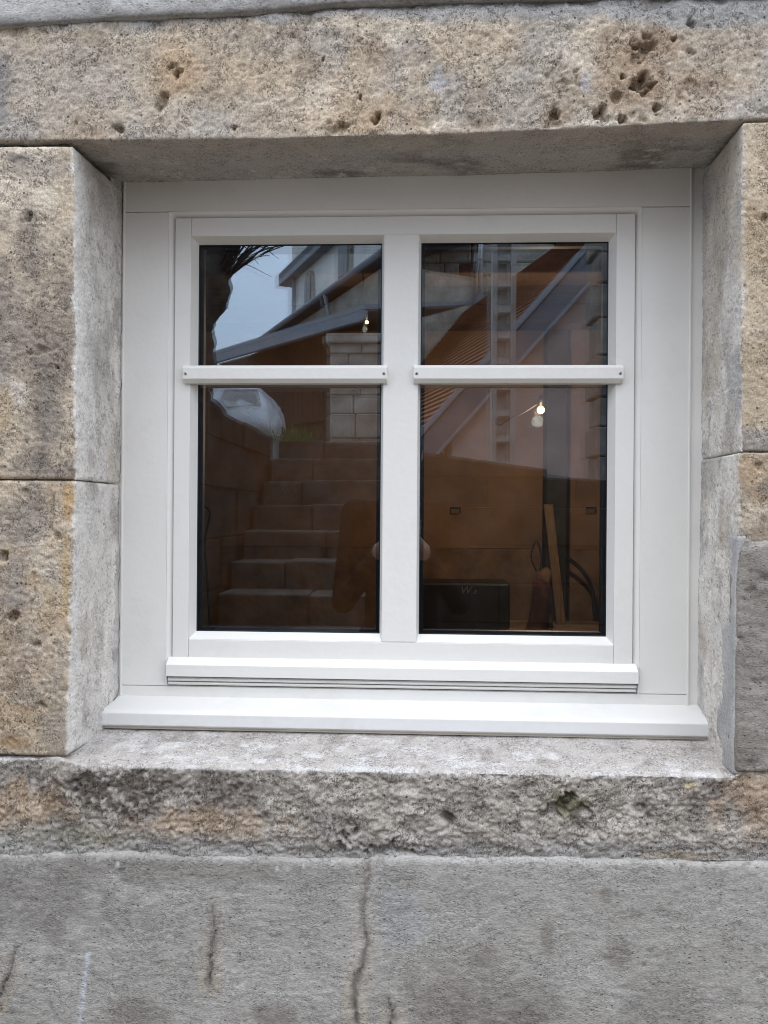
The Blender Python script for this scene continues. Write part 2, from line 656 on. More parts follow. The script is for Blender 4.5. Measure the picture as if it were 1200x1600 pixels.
def stone_tint(P, seed, streak=False, warm=0.0):
    Q = P * np.array([1, 1, 0.35]) if streak else P
    c = np.tile(BEIGE, (len(P), 1))
    c = mixc(c, PALE, sstep(-0.05, 0.5, fbm(Q, 0.07, 5, seed)) * 0.85)
    c = mixc(c, BROWN * 1.2, sstep(0.05, 0.45, fbm(Q, 0.06, 5, seed + 50, 0.6)) * 0.8)
    c = mixc(c, (0.44, 0.345, 0.245), sstep(-0.2, 0.4, fbm(Q, 0.16, 4, seed + 60)) * 0.55)
    c = mixc(c, GREYST * 0.92, sstep(0.0, 0.6, fbm(Q, 0.11, 4, seed + 90)) * 0.6)
    c = mixc(c, (0.47, 0.37, 0.265), sstep(0.25, 0.6, fbm(P, 0.05, 4, seed + 130)) * (0.35 + warm))
    sp = vnoise(P, 0.0045, seed + 7) + 0.6 * vnoise(P, 0.009, seed + 8)
    c = mixc(c, BROWN * 0.8, sstep(0.55, 1.15, sp) * 0.65)          # dirt specks
    c = mixc(c, PALE * 1.12, sstep(0.6, 1.2, -sp) * 0.6)            # bright grains
    c *= (1 + 0.16 * fbm(P, 0.006, 3, seed + 200))[:, None]
    return c


def stone_relief(P, seed, big=0.004, mid=0.0016, fine=0.0008):
    d = big * fbm(P, 0.10, 3, seed) + mid * fbm(P, 0.022, 3, seed + 31)
    ridg = 1 - np.abs(fbm(P * np.array([1, 1, 1.35]), 0.011, 3, seed + 61)) * 2.4
    d -= fine * 1.7 * sstep(0.55, 1.0, ridg)
    d += fine * fbm(P, 0.005, 2, seed + 77)
    pk = vnoise(P, 0.010, seed + 88) + 0.4 * vnoise(P, 0.005, seed + 89)
    d -= fine * 2.2 * sstep(0.72, 1.0, pk) * sstep(-0.1, 0.3, fbm(P, 0.08, 2, seed + 90))
    flake = fbm(P * np.array([1, 1, 1.5]), 0.018, 3, seed + 91)
    d += fine * 1.3 * (np.floor(flake * 5) / 5 - flake)               # small flaked ledges
    return d


# ---- lintel
LINTEL_PITS = px_list([
    (278, 112, 11, .010, 1), (268, 104, 9, .005, 1), (160, 188, 8, .008, .8), (183, 202, 12, .008, 1.5), (252, 165, 10, .009, .8),
    (256, 150, 8, .006, 1), (365, 200, 5, .006, 1), (530, 200, 16, .007, 1.6), (590, 177, 11, .010, .8), (563, 151, 5, .008, .8),
    (505, 93, 5, .006, .7), (437, 153, 5, .006, 1), (515, 192, 6, .006, 1), (405, 145, 6, .003, 1), (118, 190, 5, .003, 1),
    (1002, 128, 18, .016, 1), (972, 121, 11, .014, 1), (1012, 72, 22, .008, 1.3), (1000, 92, 12, .006, 1), (1053, 60, 8, .010, 1),
    (940, 182, 15, .012, 1), (975, 191, 9, .012, .9), (868, 178, 10, .010, 1.1), (866, 197, 12, .010, 1.2), (1025, 168, 9, .008, 1),
    (1080, 35, 14, .008, 1.3), (962, 152, 10, .006, 1), (1005, 187, 6, .006, 1), (1085, 82, 16, .004, 1.6), (849, 203, 7, .006, 1),
    (700, 145, 9, .002, 1), (1090, 140, 30, .003, 1.5), (880, 130, 30, .004, .8)])


def lintel_disp(P, Z):
    d = stone_relief(P, 11, 0.0036, 0.0011, 0.0010)
    front = sstep(2.03, 1.9, Z) * sstep(1.0, 1.06, Z)
    d = d * (0.45 + 0.55 * front) - pits(P, LINTEL_PITS) * front
    d -= 0.006 * sstep(0.25, 0.7, fbm(P, 0.03, 3, 301)) * np.exp(-((Z - 1.97) / 0.10) ** 2)   # chipped arris
    d += (0.0035 * fbm(P, 0.07, 3, 303) + 0.002 * fbm(P, 0.015, 2, 304)) * np.exp(-((Z - 2.0) / 0.08) ** 2)
    d -= 0.010 * sstep(0.745, 0.775, P[:, 2] + 0.012 * fbm(P, 0.05, 3, 9)) * front
    d -= 0.004 * sstep(0.1, 0.6, fbm(P, 0.03, 4, 401)) * sstep(0.69, 0.73, P[:, 2]) * front
    return d


def lintel_tint(P, Z):
    c = stone_tint(P, 21)
    c = mixc(c, (0.33, 0.27, 0.21), sstep(0.05, 0.45, fbm(P * np.array([1, 1, 0.7]), 0.05, 5, 403, 0.62)) * 0.55)
    c = mixc(c, (0.43, 0.41, 0.385), sstep(0.0, 0.5, fbm(P, 0.12, 4, 404)) * 0.55)
    front = sstep(2.015, 1.975, Z + 0.03 * fbm(P, 0.03, 3, 5))
    soff = np.tile(np.array([0.44, 0.415, 0.385]), (len(P), 1))
    soff = mixc(soff, (0.24, 0.22, 0.20), sstep(-0.05, 0.4, fbm(P * np.array([.6, 1, 1]), 0.06, 5, 33, .62)))
    soff = mixc(soff, (0.60, 0.56, 0.51), sstep(0.15, 0.5, fbm(P, 0.025, 5, 43, .62)) * 0.8)
    soff = mixc(soff, (0.44, 0.39, 0.33), sstep(2.45, 2.1, Z + 0.15 * fbm(P, 0.05, 3, 44)) * 0.7)
    c = soff + (c - soff) * front[:, None]
    # old grey mortar smeared over the upper edge
    h = P[:, 2] - (0.742 - 0.020 * sstep(-0.3, 0.5, P[:, 0])) + 0.022 * fbm(P, 0.05, 4, 55)
    c = mixc(c, CEMENT * 0.95, sstep(-0.012, 0.014, h) * front * 0.9)
    c = mixc(c, (0.42, 0.39, 0.35), blob(P, 100, 130, 110, 60, 5) * front * 0.5)
    c = mixc(c, (0.27, 0.25, 0.23), blob(P, 0, 150, 18, 60, 6) * front)
    c = mixc(c, (0.46, 0.31, 0.18), blob(P, 275, 105, 40, 40, 7) * front * 0.5)
    c = mixc(c, (0.44, 0.30, 0.18), blob(P, 560, 180, 70, 40, 8) * front * 0.35)
    c = mixc(c, (0.30, 0.21, 0.14), blob(P, 990, 120, 55, 50, 9, wobble=.9) * front * 0.55)
    c = mixc(c, (0.30, 0.21, 0.14), blob(P, 1020, 70, 40, 25, 9, wobble=.9) * front * 0.5)
    c = mixc(c, (0.30, 0.21, 0.14), blob(P, 866, 190, 25, 25, 10, wobble=.7) * front * 0.5)
    c = mixc(c, (0.62, 0.57, 0.50), blob(P, 930, 200, 60, 22, 12) * front * 0.5)
    c = mixc(c, (0.42, 0.42, 0.44), blob(P, 686, 130, 12, 18, 13, wobble=1.2, wsize=.01) * front * 0.7)
    c = mixc(c, (0.42, 0.42, 0.43), blob(P, 915, 128, 8, 16, 14, wobble=.9, wsize=.01) * front * 0.6)
    c = mixc(c, (0.38, 0.28, 0.19), blob(P, 1095, 140, 60, 30, 15) * front * 0.4)
    return c


def lintel_station(px, py_front, z_back):
    zf = at(px, py_front, YW)[2]
    x = at(px, py_front, YW)[0]
    return (x, [(x, -0.09, 0.80), (x, YW, 0.80), (x, YW, zf), (x, 0.05, z_back)])


sweep("lintel_stone", [(-0.95, [(-0.95, -0.09, 0.80), (-0.95, YW, 0.80), (-0.95, YW, 0.563), (-0.95, 0.05, 0.577)]),
                       lintel_station(0, 220, 0.577), lintel_station(180, 219, 0.574), lintel_station(420, 217, 0.580),
                       lintel_station(720, 209, 0.581), lintel_station(1000, 196, 0.584), lintel_station(1200, 186, 0.588),
                       (0.85, [(0.85, -0.09, 0.80), (0.85, YW, 0.80), (0.85, YW, 0.590), (0.85, 0.05, 0.59)])],
      0, (0, -1, -0.5), lintel_disp, lintel_tint, M_STONE, house, corner=0.0028, grain=lambda Z: 1 - 0.35 * sstep(1.95, 2.05, Z))

# ---- jambs
LEFT_PITS = px_list([(45, 335, 6, .006, .6), (103, 486, 10, .007, 1.4), (90, 575, 5, .007, .7), (68, 340, 5, .003, .5), (70, 550, 22, .003, 2),
                     (22, 250, 16, .004, 1.5), (90, 840, 9, .006, 1), (15, 965, 12, .007, 1), (5, 870, 9, .008, 1), (67, 1105, 7, .006, 1),
                     (58, 1005, 8, .004, 1), (90, 1005, 8, .004, .6), (20, 990, 6, .005, 1), (40, 770, 10, .003, 1)])
RIGHT_PITS = px_list([(1195, 345, 6, .006, .8), (1168, 375, 12, .005, 1.8), (1180, 340, 6, .004, 1), (1167, 568, 9, .005, 1.2),
                      (1185, 730, 14, .006, 1), (1172, 780, 10, .004, 1)])
CRACK_L = [at(83, 775, YW), at(82, 810, YW), at(75, 842, YW)]
CRACK_L2 = [at(52, 895, YW), at(53, 930, YW), at(46, 962, YW)]


def jamb_disp(seed, pit_items, cracks=()):
    def f(P, Z):
        d = stone_relief(P, seed, 0.0036, 0.0011, 0.0009)
        front = sstep(1.0, 0.9, Z)
        d = d * (0.75 + 0.25 * front) - pits(P, pit_items) * front
        for c in cracks:
            dd, t = path_dist(P + 0.004 * np.stack([fbm(P, .02, 3, 71), P[:, 0] * 0, P[:, 0] * 0], -1), c)
            d -= 0.004 * sstep(0.003, 0.0006, dd) * front
        d -= 0.004 * sstep(0.25, 0.65, fbm(P, 0.03, 3, seed + 301)) * np.exp(-((Z - 1.0) / 0.025) ** 2)
        d += (0.0022 * fbm(P, 0.08, 3, seed + 303) + 0.0020 * fbm(P, 0.012, 3, seed + 304)) * np.exp(-((Z - 1.0) / 0.03) ** 2)
        return d
    return f


def jamb_tint(seed, side, lower=False):
    def f(P, Z):
        c = stone_tint(P, seed, streak=True, warm=0.25 if lower else 0.0)
        if side < 0:
            if lower:
                c = mixc(c, (0.45, 0.34, 0.22), sstep(-0.1, 0.5, fbm(P, 0.05, 4, seed + 9)) * 0.7)
                c = mixc(c, (0.24, 0.21, 0.18), blob(P, 40, 800, 30, 45, 31, wobble=.8) * 0.7)
                c = mixc(c, (0.28, 0.26, 0.24), blob(P, 20, 910, 22, 50, 32, wobble=.8) * 0.6)
                c = mixc(c, (0.52, 0.33, 0.15), blob(P, 108, 775, 12, 30, 33, wobble=.7) * 0.7)
                c = mixc(c, (0.52, 0.36, 0.17), blob(P, 102, 900, 8, 60, 34, wobble=.7) * 0.6)
                c = mixc(c, (0.36, 0.31, 0.25), blob(P, 85, 1140, 26, 40, 35, soft=.3) * 0.9)
                c = mixc(c, (0.33, 0.22, 0.12), blob(P, 15, 1160, 30, 12, 36) * 0.8)
            else:
                c = mixc(c, (0.24, 0.205, 0.17), sstep(0.0, 0.45, fbm(P * np.array([1, 1, .4]), 0.07, 5, 401, 0.62)) * 0.7)
                c = mixc(c, (0.25, 0.215, 0.175), blob(P, 45, 360, 16, 70, 41, wobble=.8) * 0.75)
                c = mixc(c, (0.23, 0.20, 0.17), blob(P, 68, 640, 22, 75, 42, wobble=.9) * 0.8)
                c = mixc(c, (0.23, 0.20, 0.17), blob(P, 4, 480, 14, 90, 42, wobble=.9) * 0.7)
                c = mixc(c, (0.22, 0.19, 0.165), blob(P, 85, 735, 60, 22, 43, wobble=.9) * 0.75)
                c = mixc(c, (0.20, 0.18, 0.165), blob(P, 25, 248, 22, 7, 44) * 0.9)
                c = mixc(c, (0.30, 0.26, 0.22), blob(P, 60, 262, 70, 18, 45) * 0.6)
                c = mixc(c, (0.58, 0.52, 0.45), blob(P, 28, 615, 16, 18, 46) * 0.8)
                c = mixc(c, (0.48, 0.36, 0.23), blob(P, 5, 640, 16, 30, 47) * 0.6)
        else:
            if not lower:
                c = mixc(c, (0.52, 0.43, 0.31), 0.35 * np.ones(len(P)))
                c = mixc(c, (0.33, 0.23, 0.14), blob(P, 1185, 355, 30, 40, 51, wobble=.8) * 0.45)
                c = mixc(c, (0.40, 0.31, 0.20), blob(P, 1185, 590, 35, 60, 52, wobble=.8) * 0.5)
                c = mixc(c, (0.27, 0.25, 0.23), sstep(0.135, 0.118, P[:, 2] + 0.01 * fbm(P, .03, 3, 53)) * 0.8)
            else:
                c = mixc(c, (0.36, 0.25, 0.15), blob(P, 1180, 740, 40, 40, 54, wobble=.8) * 0.7)
                c = mixc(c, (0.22, 0.19, 0.16), sstep(0.0, 0.4, fbm(P, 0.05, 5, 402, 0.6)) * 0.6)
        front = sstep(1.01, 0.985, Z + 0.022 * fbm(P, 0.03, 4, seed + 3, .6))
        # reveal: paler sawn face with smears of grey lime
        rv = np.tile(np.array([0.68, 0.645, 0.60]), (len(P), 1))
        Q = P * np.array([1, 1, 0.5])
        rv = mixc(rv, (0.45, 0.42, 0.385), sstep(-0.05, 0.45, fbm(Q, 0.045, 5, seed + 4, 0.62)) * 0.9)
        rv = mixc(rv, (0.47, 0.41, 0.33), sstep(0.1, 0.45, fbm(Q, 0.07, 5, seed + 24, 0.6)) * 0.6)
        rv = mixc(rv, (0.78, 0.74, 0.68), sstep(0.05, 0.45, fbm(Q, 0.03, 5, seed + 5, 0.62)) * 0.85)
        rv = mixc(rv, (0.22, 0.20, 0.18), sstep(0.62, 0.9, vnoise(P, 0.007, seed + 25) + 0.4 * vnoise(P, .0035, seed + 26)) * 0.6)
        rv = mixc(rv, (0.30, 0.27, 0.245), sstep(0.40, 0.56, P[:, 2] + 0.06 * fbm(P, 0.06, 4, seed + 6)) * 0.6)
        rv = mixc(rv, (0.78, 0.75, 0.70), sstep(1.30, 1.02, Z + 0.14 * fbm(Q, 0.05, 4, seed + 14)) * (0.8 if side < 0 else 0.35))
        if side < 0 and not lower:
            rv = mixc(rv, (0.40, 0.28, 0.19), blob(P, 140, 290, 12, 25, 61) * 0.4)
        if side > 0:
            rv = mixc(rv, (0.56, 0.49, 0.40), sstep(-0.2, 0.3, fbm(Q, 0.09, 4, seed + 8)) * 0.75)
            rv = mixc(rv, (0.40, 0.395, 0.395), sstep(0.15, 0.45, fbm(Q, 0.06, 4, seed + 12)) * 0.6)
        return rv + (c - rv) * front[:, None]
    return f


def jamb(name, side, z_lo, z_hi, edge_lo, edge_hi, back_lo, back_hi, seed, pit_items, lower, cracks=(), endr=0.005):
    far = side * 0.95
    def st(z, e, b):
        return (z, [(far, YW, z), (e, YW, z), (b, 0.05, z)])
    return sweep(name, [st(z_lo, edge_lo, back_lo), st(z_hi, edge_hi, back_hi)], 2, (-side * 0.5, -1, 0),
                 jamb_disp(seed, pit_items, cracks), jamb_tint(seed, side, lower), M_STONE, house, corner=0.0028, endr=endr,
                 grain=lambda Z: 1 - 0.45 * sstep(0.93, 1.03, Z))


Z_JOINT_L = at(115, 750, YW)[2]
jl1 = jamb("jamb_stone", -1, Z_JOINT_L + 0.0010, 0.5575, -0.5215, -0.529, -0.521, -0.517, 101, LEFT_PITS, False, (), 0.003)
jl2 = jamb("jamb_stone", -1, -0.3775, Z_JOINT_L - 0.0010, -0.533, -0.5215, -0.523, -0.521, 131, LEFT_PITS, True, (CRACK_L, CRACK_L2), 0.003)
Z_JOINT_R = at(1165, 706, YW)[2]
jr1 = jamb("jamb_stone", 1, Z_JOINT_R + 0.001, 0.577, 0.474, 0.4745, 0.481, 0.480, 161, RIGHT_PITS, False, (), 0.0022)
jr2 = jamb("jamb_stone", 1, -0.385, Z_JOINT_R - 0.001, 0.470, 0.474, 0.476, 0.481, 191, RIGHT_PITS, True, (), 0.0022)
for o, t in ((jl1, "pale streaked upper block beside the window"), (jl2, "ochre lower block with fine cracks"),
             (jr1, "pale upper block with a few holes"), (jr2, "patched lower block with smeared mortar")):
    o["label"] = t

# ---- sill stone
SILL_PITS = px_list([(885, 1255, 20, .012, 1.2), (862, 1270, 14, .010, 1), (700, 1287, 12, .012, .9), (905, 1275, 18, .006, .8), (1005, 1265, 12, .005, .8),
                     (800, 1250, 10, .004, 1.4), (540, 1305, 16, .009, 1.6), (600, 1330, 60, .007, 4), (130, 1235, 30, .004, 1), (260, 1240, 20, .003, 1)])


def sill_disp(P, Z):
    front = sstep(0.95, 1.05, Z) * sstep(2.05, 1.9, Z)
    d = stone_relief(P, 211, 0.0045, 0.0026, 0.0013) * (0.22 + 0.95 * front)
    rough = sstep(-0.45, -0.1, P[:, 0]) * sstep(0.5, 0.35, P[:, 0])
    d += front * rough * (0.0042 * fbm(P * np.array([0.7, 1, 1.2]), 0.018, 5, 215, 0.66))
    d -= pits(P, SILL_PITS, 13) * front
    d -= 0.006 * sstep(0.2, 0.7, fbm(P, 0.035, 3, 221)) * np.exp(-((Z - 1.0) / 0.05) ** 2)
    d -= 0.004 * sstep(1.70, 2.0, Z + 0.12 * fbm(P, 0.05, 3, 223)) * sstep(-0.5, -0.1, P[:, 0])
    return d


def sill_tint(P, Z):
    front = sstep(0.97, 1.08, Z + 0.05 * fbm(P, 0.04, 3, 230))
    top = np.tile(np.array([0.43, 0.405, 0.38]), (len(P), 1))
    top = mixc(top, (0.55, 0.54, 0.535), sstep(0.0, 0.4, fbm(P * np.array([.6, 1, 1]), 0.022, 5, 231, .7)) * 0.9)
    top = mixc(top, (0.29, 0.265, 0.245), sstep(0.05, 0.5, fbm(P, 0.03, 5, 232, .62)) * 0.7)
    c = np.tile(np.array([0.40, 0.365, 0.32]), (len(P), 1))
    c = mixc(c, (0.52, 0.48, 0.43), sstep(-0.1, 0.45, fbm(P, 0.03, 5, 233)) * 0.8)
    c = mixc(c, (0.26, 0.235, 0.21), sstep(0.0, 0.5, fbm(P, 0.035, 5, 234)) * 0.75)
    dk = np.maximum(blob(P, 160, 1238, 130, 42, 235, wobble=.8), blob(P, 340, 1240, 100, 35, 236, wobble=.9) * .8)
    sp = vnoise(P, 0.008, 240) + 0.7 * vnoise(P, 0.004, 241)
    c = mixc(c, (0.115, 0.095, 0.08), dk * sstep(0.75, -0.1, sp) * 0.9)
    c = mixc(c, (0.47, 0.34, 0.22), blob(P, 40, 1260, 60, 35, 242, wobble=.9) * 0.6)
    c = mixc(c, (0.50, 0.37, 0.25), blob(P, 330, 1290, 90, 25, 243, wobble=.9) * 0.6)
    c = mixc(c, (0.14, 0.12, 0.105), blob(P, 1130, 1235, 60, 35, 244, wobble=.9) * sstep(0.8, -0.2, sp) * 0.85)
    c = mixc(c, (0.46, 0.33, 0.22), blob(P, 1190, 1250, 50, 60, 245, wobble=.9) * 0.6)
    c = mixc(c, (0.17, 0.165, 0.09), blob(P, 878, 1258, 30, 18, 246, wobble=.8) * 0.8)
    c = mixc(c, (0.52, 0.36, 0.13), blob(P, 1060, 1345, 50, 10, 247, wobble=.8) * 0.9)
    c = mixc(c, (0.45, 0.36, 0.20), blob(P, 1078, 1228, 9, 6, 248) * 0.7)
    c = mixc(c, (0.32, 0.31, 0.21), blob(P, 70, 1318, 120, 18, 249, wobble=.9) * 0.6)
    c = mixc(c, CEMENT * 1.0, sstep(1.62, 1.95, Z + 0.15 * fbm(P, 0.05, 3, 250)) * 0.75)
    c = top + (c - top) * front[:, None]
    c *= (1 + 0.16 * fbm(P, 0.005, 3, 251))[:, None]
    return c


def sill_station(px, py_edge, py_bot, x=None):
    e, b = at(px, py_edge, YW), at(px, py_bot, YW)
    x = e[0] if x is None else x
    return (x, [(x, 0.03, -0.357), (x, YW, e[2]), (x, YW + 0.004, b[2]), (x, YW + 0.05, b[2] - 0.01)])


sweep("sill_stone", [sill_station(0, 1186, 1345, -0.95), sill_station(0, 1186, 1345), sill_station(90, 1184, 1345), sill_station(125, 1196, 1345),
                     sill_station(600, 1206, 1348), sill_station(1145, 1214, 1352), sill_station(1165, 1200, 1352),
                     sill_station(1200, 1200, 1353), sill_station(1200, 1200, 1353, 0.85)],
      0, (0, -1, 0.4), sill_disp, sill_tint, M_STONE, house, corner=0.0045, grain=lambda Z: 0.75 + 0.25 * sstep(0.97, 1.08, Z))

# ---- cement render under the sill, above the lintel and on the right
CRACKS = [[at(x, y, YW) for x, y in c] for c in (
    [(574, 1340), (573, 1385), (568, 1420), (569, 1455), (573, 1478), (566, 1505), (556, 1535), (551, 1560), (557, 1585), (562, 1640)],
    [(335, 1415), (336, 1455), (330, 1490), (329, 1535)],
    [(24, 1480), (15, 1525), (-5, 1570)],
    [(607, 1560), (612, 1580), (608, 1640)])]
CRACK_W = [0.0040, 0.0020, 0.0026, 0.0018]


def low_disp(P, Z):
    d = 0.0022 * fbm(P, 0.12, 3, 261) + 0.0006 * fbm(P * np.array([0.7, 1, 1.4]), 0.012, 3, 262) + 0.0005 * vnoise(P * np.array([0.55, 1, 1.2]), 0.0055, 263)
    W = P + 0.005 * np.stack([fbm(P, .03, 4, 264, .62), P[:, 0] * 0, P[:, 0] * 0], -1)
    for c, w in zip(CRACKS, CRACK_W):
        dd, t = path_dist(W, c)
        d -= 0.0045 * sstep(w * 0.9, w * 0.2, dd + 0.0012 * fbm(P, 0.008, 2, 268)) * (0.55 + 0.45 * t)
        d += 0.0012 * sstep(w * 6, w * 1.5, dd) * t
    d -= 0.003 * sstep(0.1, 0.5, fbm(P, 0.04, 3, 265)) * sstep(-0.525, -0.512, P[:, 2])
    # a thin coat that ends in a ragged edge
    d += 0.0007 * sstep(0.0, 0.03, fbm(P, 0.15, 3, 266) - 0.18)
    return d


def low_tint(P, Z):
    Q = P * np.array([0.7, 1, 1])
    c = np.tile(np.array([0.36, 0.347, 0.322]), (len(P), 1))
    c = mixc(c, (0.425, 0.412, 0.388), sstep(-0.1, 0.5, fbm(P, 0.11, 4, 271)) * 0.8)
    c = mixc(c, (0.27, 0.258, 0.238), sstep(0.0, 0.45, fbm(Q * np.array([1, 1, .6]), 0.14, 5, 272)) * 0.8)
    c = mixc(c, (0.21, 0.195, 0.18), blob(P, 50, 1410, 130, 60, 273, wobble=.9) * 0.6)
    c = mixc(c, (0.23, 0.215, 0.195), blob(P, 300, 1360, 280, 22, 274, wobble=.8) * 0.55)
    for x, y, rx, ry, s in ((755, 1500, 26, 22, 275), (965, 1490, 22, 18, 276), (695, 1560, 50, 60, 277), (215, 1580, 40, 30, 278),
                            (947, 1400, 8, 14, 279), (855, 1460, 9, 30, 280), (810, 1590, 40, 25, 281), (757, 1590, 10, 30, 282), (420, 1590, 50, 20, 283)):
        c = mixc(c, (0.20, 0.18, 0.155), blob(P, x, y, rx, ry, s, wobble=.6) * 0.6)
    c = mixc(c, (0.34, 0.345, 0.35), blob(P, 630, 1430, 40, 40, 284, wobble=.6) * 0.6)
    for (a, b), w, s in (((( 236, 1352), (228, 1410)), 0.0045, 285), (((138, 1490), (124, 1610)), 0.010, 286)):
        dd, t = path_dist(P, [at(*a, YW), at(*b, YW)])
        c = mixc(c, (0.52, 0.55, 0.60), sstep(w, w * 0.2, dd + 0.006 * (1 + fbm(P, 0.010, 4, s)) * 0.6) * (1.6 if s == 285 else 1.0))
    for x, y in ((183, 1352), (432, 1358), (475, 1354)):
        c = mixc(c, (0.68, 0.68, 0.68), blob(P, x, y, 2.2, 4.5, 287, wobble=.5, wsize=.01) * 0.55)
    for i, cr in enumerate(CRACKS):
        dd, t = path_dist(P + 0.005 * np.stack([fbm(P, .03, 4, 264, .62), P[:, 0] * 0, P[:, 0] * 0], -1), cr)
        c = mixc(c, (0.17, 0.145, 0.115), sstep(0.011, 0.002, dd + 0.004 * fbm(P, 0.02, 3, 292)) * (0.45 + 0.5 * t) * 0.85)
        c = mixc(c, (0.44, 0.385, 0.31), np.exp(-((dd - 0.013) / 0.006) ** 2) * t * 0.75)
    pock = vnoise(P * np.array([0.5, 1, 1]), 0.0042, 288) + 0.5 * vnoise(P * np.array([.5, 1, 1]), 0.008, 289)
    c = mixc(c, (0.15, 0.14, 0.13), sstep(0.55, 1.1, pock) * 0.6)
    c *= (1 + 0.12 * fbm(Q, 0.006, 3, 290))[:, None]
    return c


def low_station(px, py, x=None):
    e = at(px, py, YW)
    x = e[0] if x is None else x
    return (x, [(x, YW + 0.03, e[2] + 0.012), (x, YW + 0.0015, e[2]), (x, YW - 0.001, -0.95)])


render_low = sweep("render_coat", [low_station(0, 1338, -0.95), low_station(0, 1338), low_station(180, 1336), low_station(420, 1345), low_station(570, 1346),
                      low_station(640, 1341), low_station(740, 1347), low_station(850, 1343), low_station(940, 1349), low_station(1000, 1347), low_station(1110, 1352), low_station(1200, 1350), low_station(1200, 1350, 0.85)],
      0, (0, -1, 0.1), low_disp, low_tint, M_RENDER, house, corner=0.006, end_lo=False, end_hi=False)
render_low["label"] = "grey cement render with a wandering vertical crack below the sill"


def up_disp(P, Z):
    return 0.003 * fbm(P, 0.09, 3, 311) + 0.0012 * fbm(P, 0.012, 3, 312) + 0.0035 * fbm(P, 0.035, 3, 314) * np.exp(-((Z - 1) / 0.1) ** 2)


def up_tint(P, Z):
    c = np.tile(np.array([0.44, 0.43, 0.415]), (len(P), 1))
    c = mixc(c, (0.29, 0.28, 0.265), sstep(0, 0.5, fbm(P, 0.06, 4, 313)))
    c = mixc(c, (0.24, 0.225, 0.21), sstep(0.03, 0.0, np.abs(Z - 0.98) * 0.3))
    return c


def up_station(px, py, x=None):
    e = at(px, py, YW)
    x = e[0] if x is None else x
    return (x, [(x, YW + 0.03, e[2] + 0.004), (x, YW - 0.007, e[2]), (x, YW - 0.010, 1.10)])


sweep("render_coat", [up_station(0, 46, -0.95), up_station(0, 46), up_station(100, 38), up_station(220, 31), up_station(400, 23), up_station(540, 10),
                      up_station(640, 4), up_station(760, 1), up_station(900, -4), up_station(1200, -14), up_station(1200, -14, 0.85)],
      0, (0, -1, -0.2), up_disp, up_tint, M_RENDER, house, corner=0.006, end_lo=False, end_hi=False)


def side_disp(P, Z):
    rag = -0.016 * sstep(-0.065, -0.022, P[:, 2] + 0.045 * fbm(P, 0.05, 4, 327))
    return rag + 0.0015 * fbm(P, 0.08, 3, 321) + 0.0010 * fbm(P * np.array([.6, 1, 1.3]), 0.010, 3, 322) - 0.004 * sstep(0.15, 0.5, fbm(P, 0.03, 3, 325)) * np.exp(-((Z - 1) / .15) ** 2)


def side_tint(P, Z):
    c = np.tile(np.array([0.235, 0.215, 0.19]), (len(P), 1))
    c = mixc(c, (0.30, 0.28, 0.25), sstep(-0.1, 0.5, fbm(P, 0.08, 4, 323)))
    pock = vnoise(P * np.array([.6, 1, 1]), 0.0050, 324) + 0.5 * vnoise(P, 0.010, 326)
    c = mixc(c, (0.13, 0.115, 0.10), sstep(0.5, 1.1, pock) * 0.75)
    return c


def side_station(z, x):
    return (z, [(0.90, YW - 0.0060, z), (x, YW - 0.0055, z), (x - 0.001, YW + 0.02, z)])


sweep("render_coat", [side_station(-0.378, at(1147, 1190, YW)[0]), side_station(-0.10, at(1150, 900, YW)[0]), side_station(-0.045, at(1156, 850, YW)[0]),
                      side_station(-0.02, at(1165, 845, YW)[0])],
      2, (0, -1, 0), side_disp, side_tint, M_RENDER, house, corner=0.006, endr=0.004)


# smooth grey mortar patch down the right reveal
def patch_disp(P, Z):
    edge = 0.5 + 0.9 * fbm(P, 0.05, 4, 331)
    return 0.0008 * fbm(P, 0.03, 3, 332) - 0.007 * sstep(edge + 0.05, edge - 0.25, (2.0 - Z))


def patch_tint(P, Z):
    c = np.tile(np.array([0.37, 0.365, 0.355]), (len(P), 1))
    return mixc(c, (0.44, 0.432, 0.42), sstep(-0.2, 0.5, fbm(P, 0.04, 4, 333)))


sweep("mortar_patch", [(z, [(x + 0.012, YW - 0.0005, z), (x - 0.0005, YW - 0.0005, z), (x + w - 0.0035, YW + 0.065, z)])
                       for z, x, w in ((-0.385, 0.4665, 0.004), (-0.30, 0.4665, 0.003), (-0.22, 0.4670, 0.0035), (-0.08, 0.4690, 0.004), (-0.03, 0.4705, 0.006))],
      2, (-0.6, -1, 0), patch_disp, patch_tint, M_CUT, house, corner=0.003)

# lime bead where the frame meets the reveal
def bead_disp(P, Z):
    return 0.0040 * fbm(P, 0.06, 3, 341) + 0.0028 * fbm(P, 0.014, 3, 342)


def bead_tint(P, Z):
    c = np.tile(np.array([0.55, 0.53, 0.50]), (len(P), 1))
    return mixc(c, (0.38, 0.36, 0.34), sstep(0, 0.5, fbm(P, 0.03, 4, 343)))


for sg, xx in ((-1, -0.5245), (1, 0.4845)):
    sweep("mortar_bead", [(z, [(xx + sg * 0.006, -0.022, z), (xx - sg * 0.0012, -0.005, z), (xx - sg * 0.0040, 0.005, z)]) for z in (-0.34, 0.585)],
          2, (-sg, -0.5, 0), bead_disp, bead_tint, M_CUT, house, corner=0.002, end_lo=False, end_hi=False)

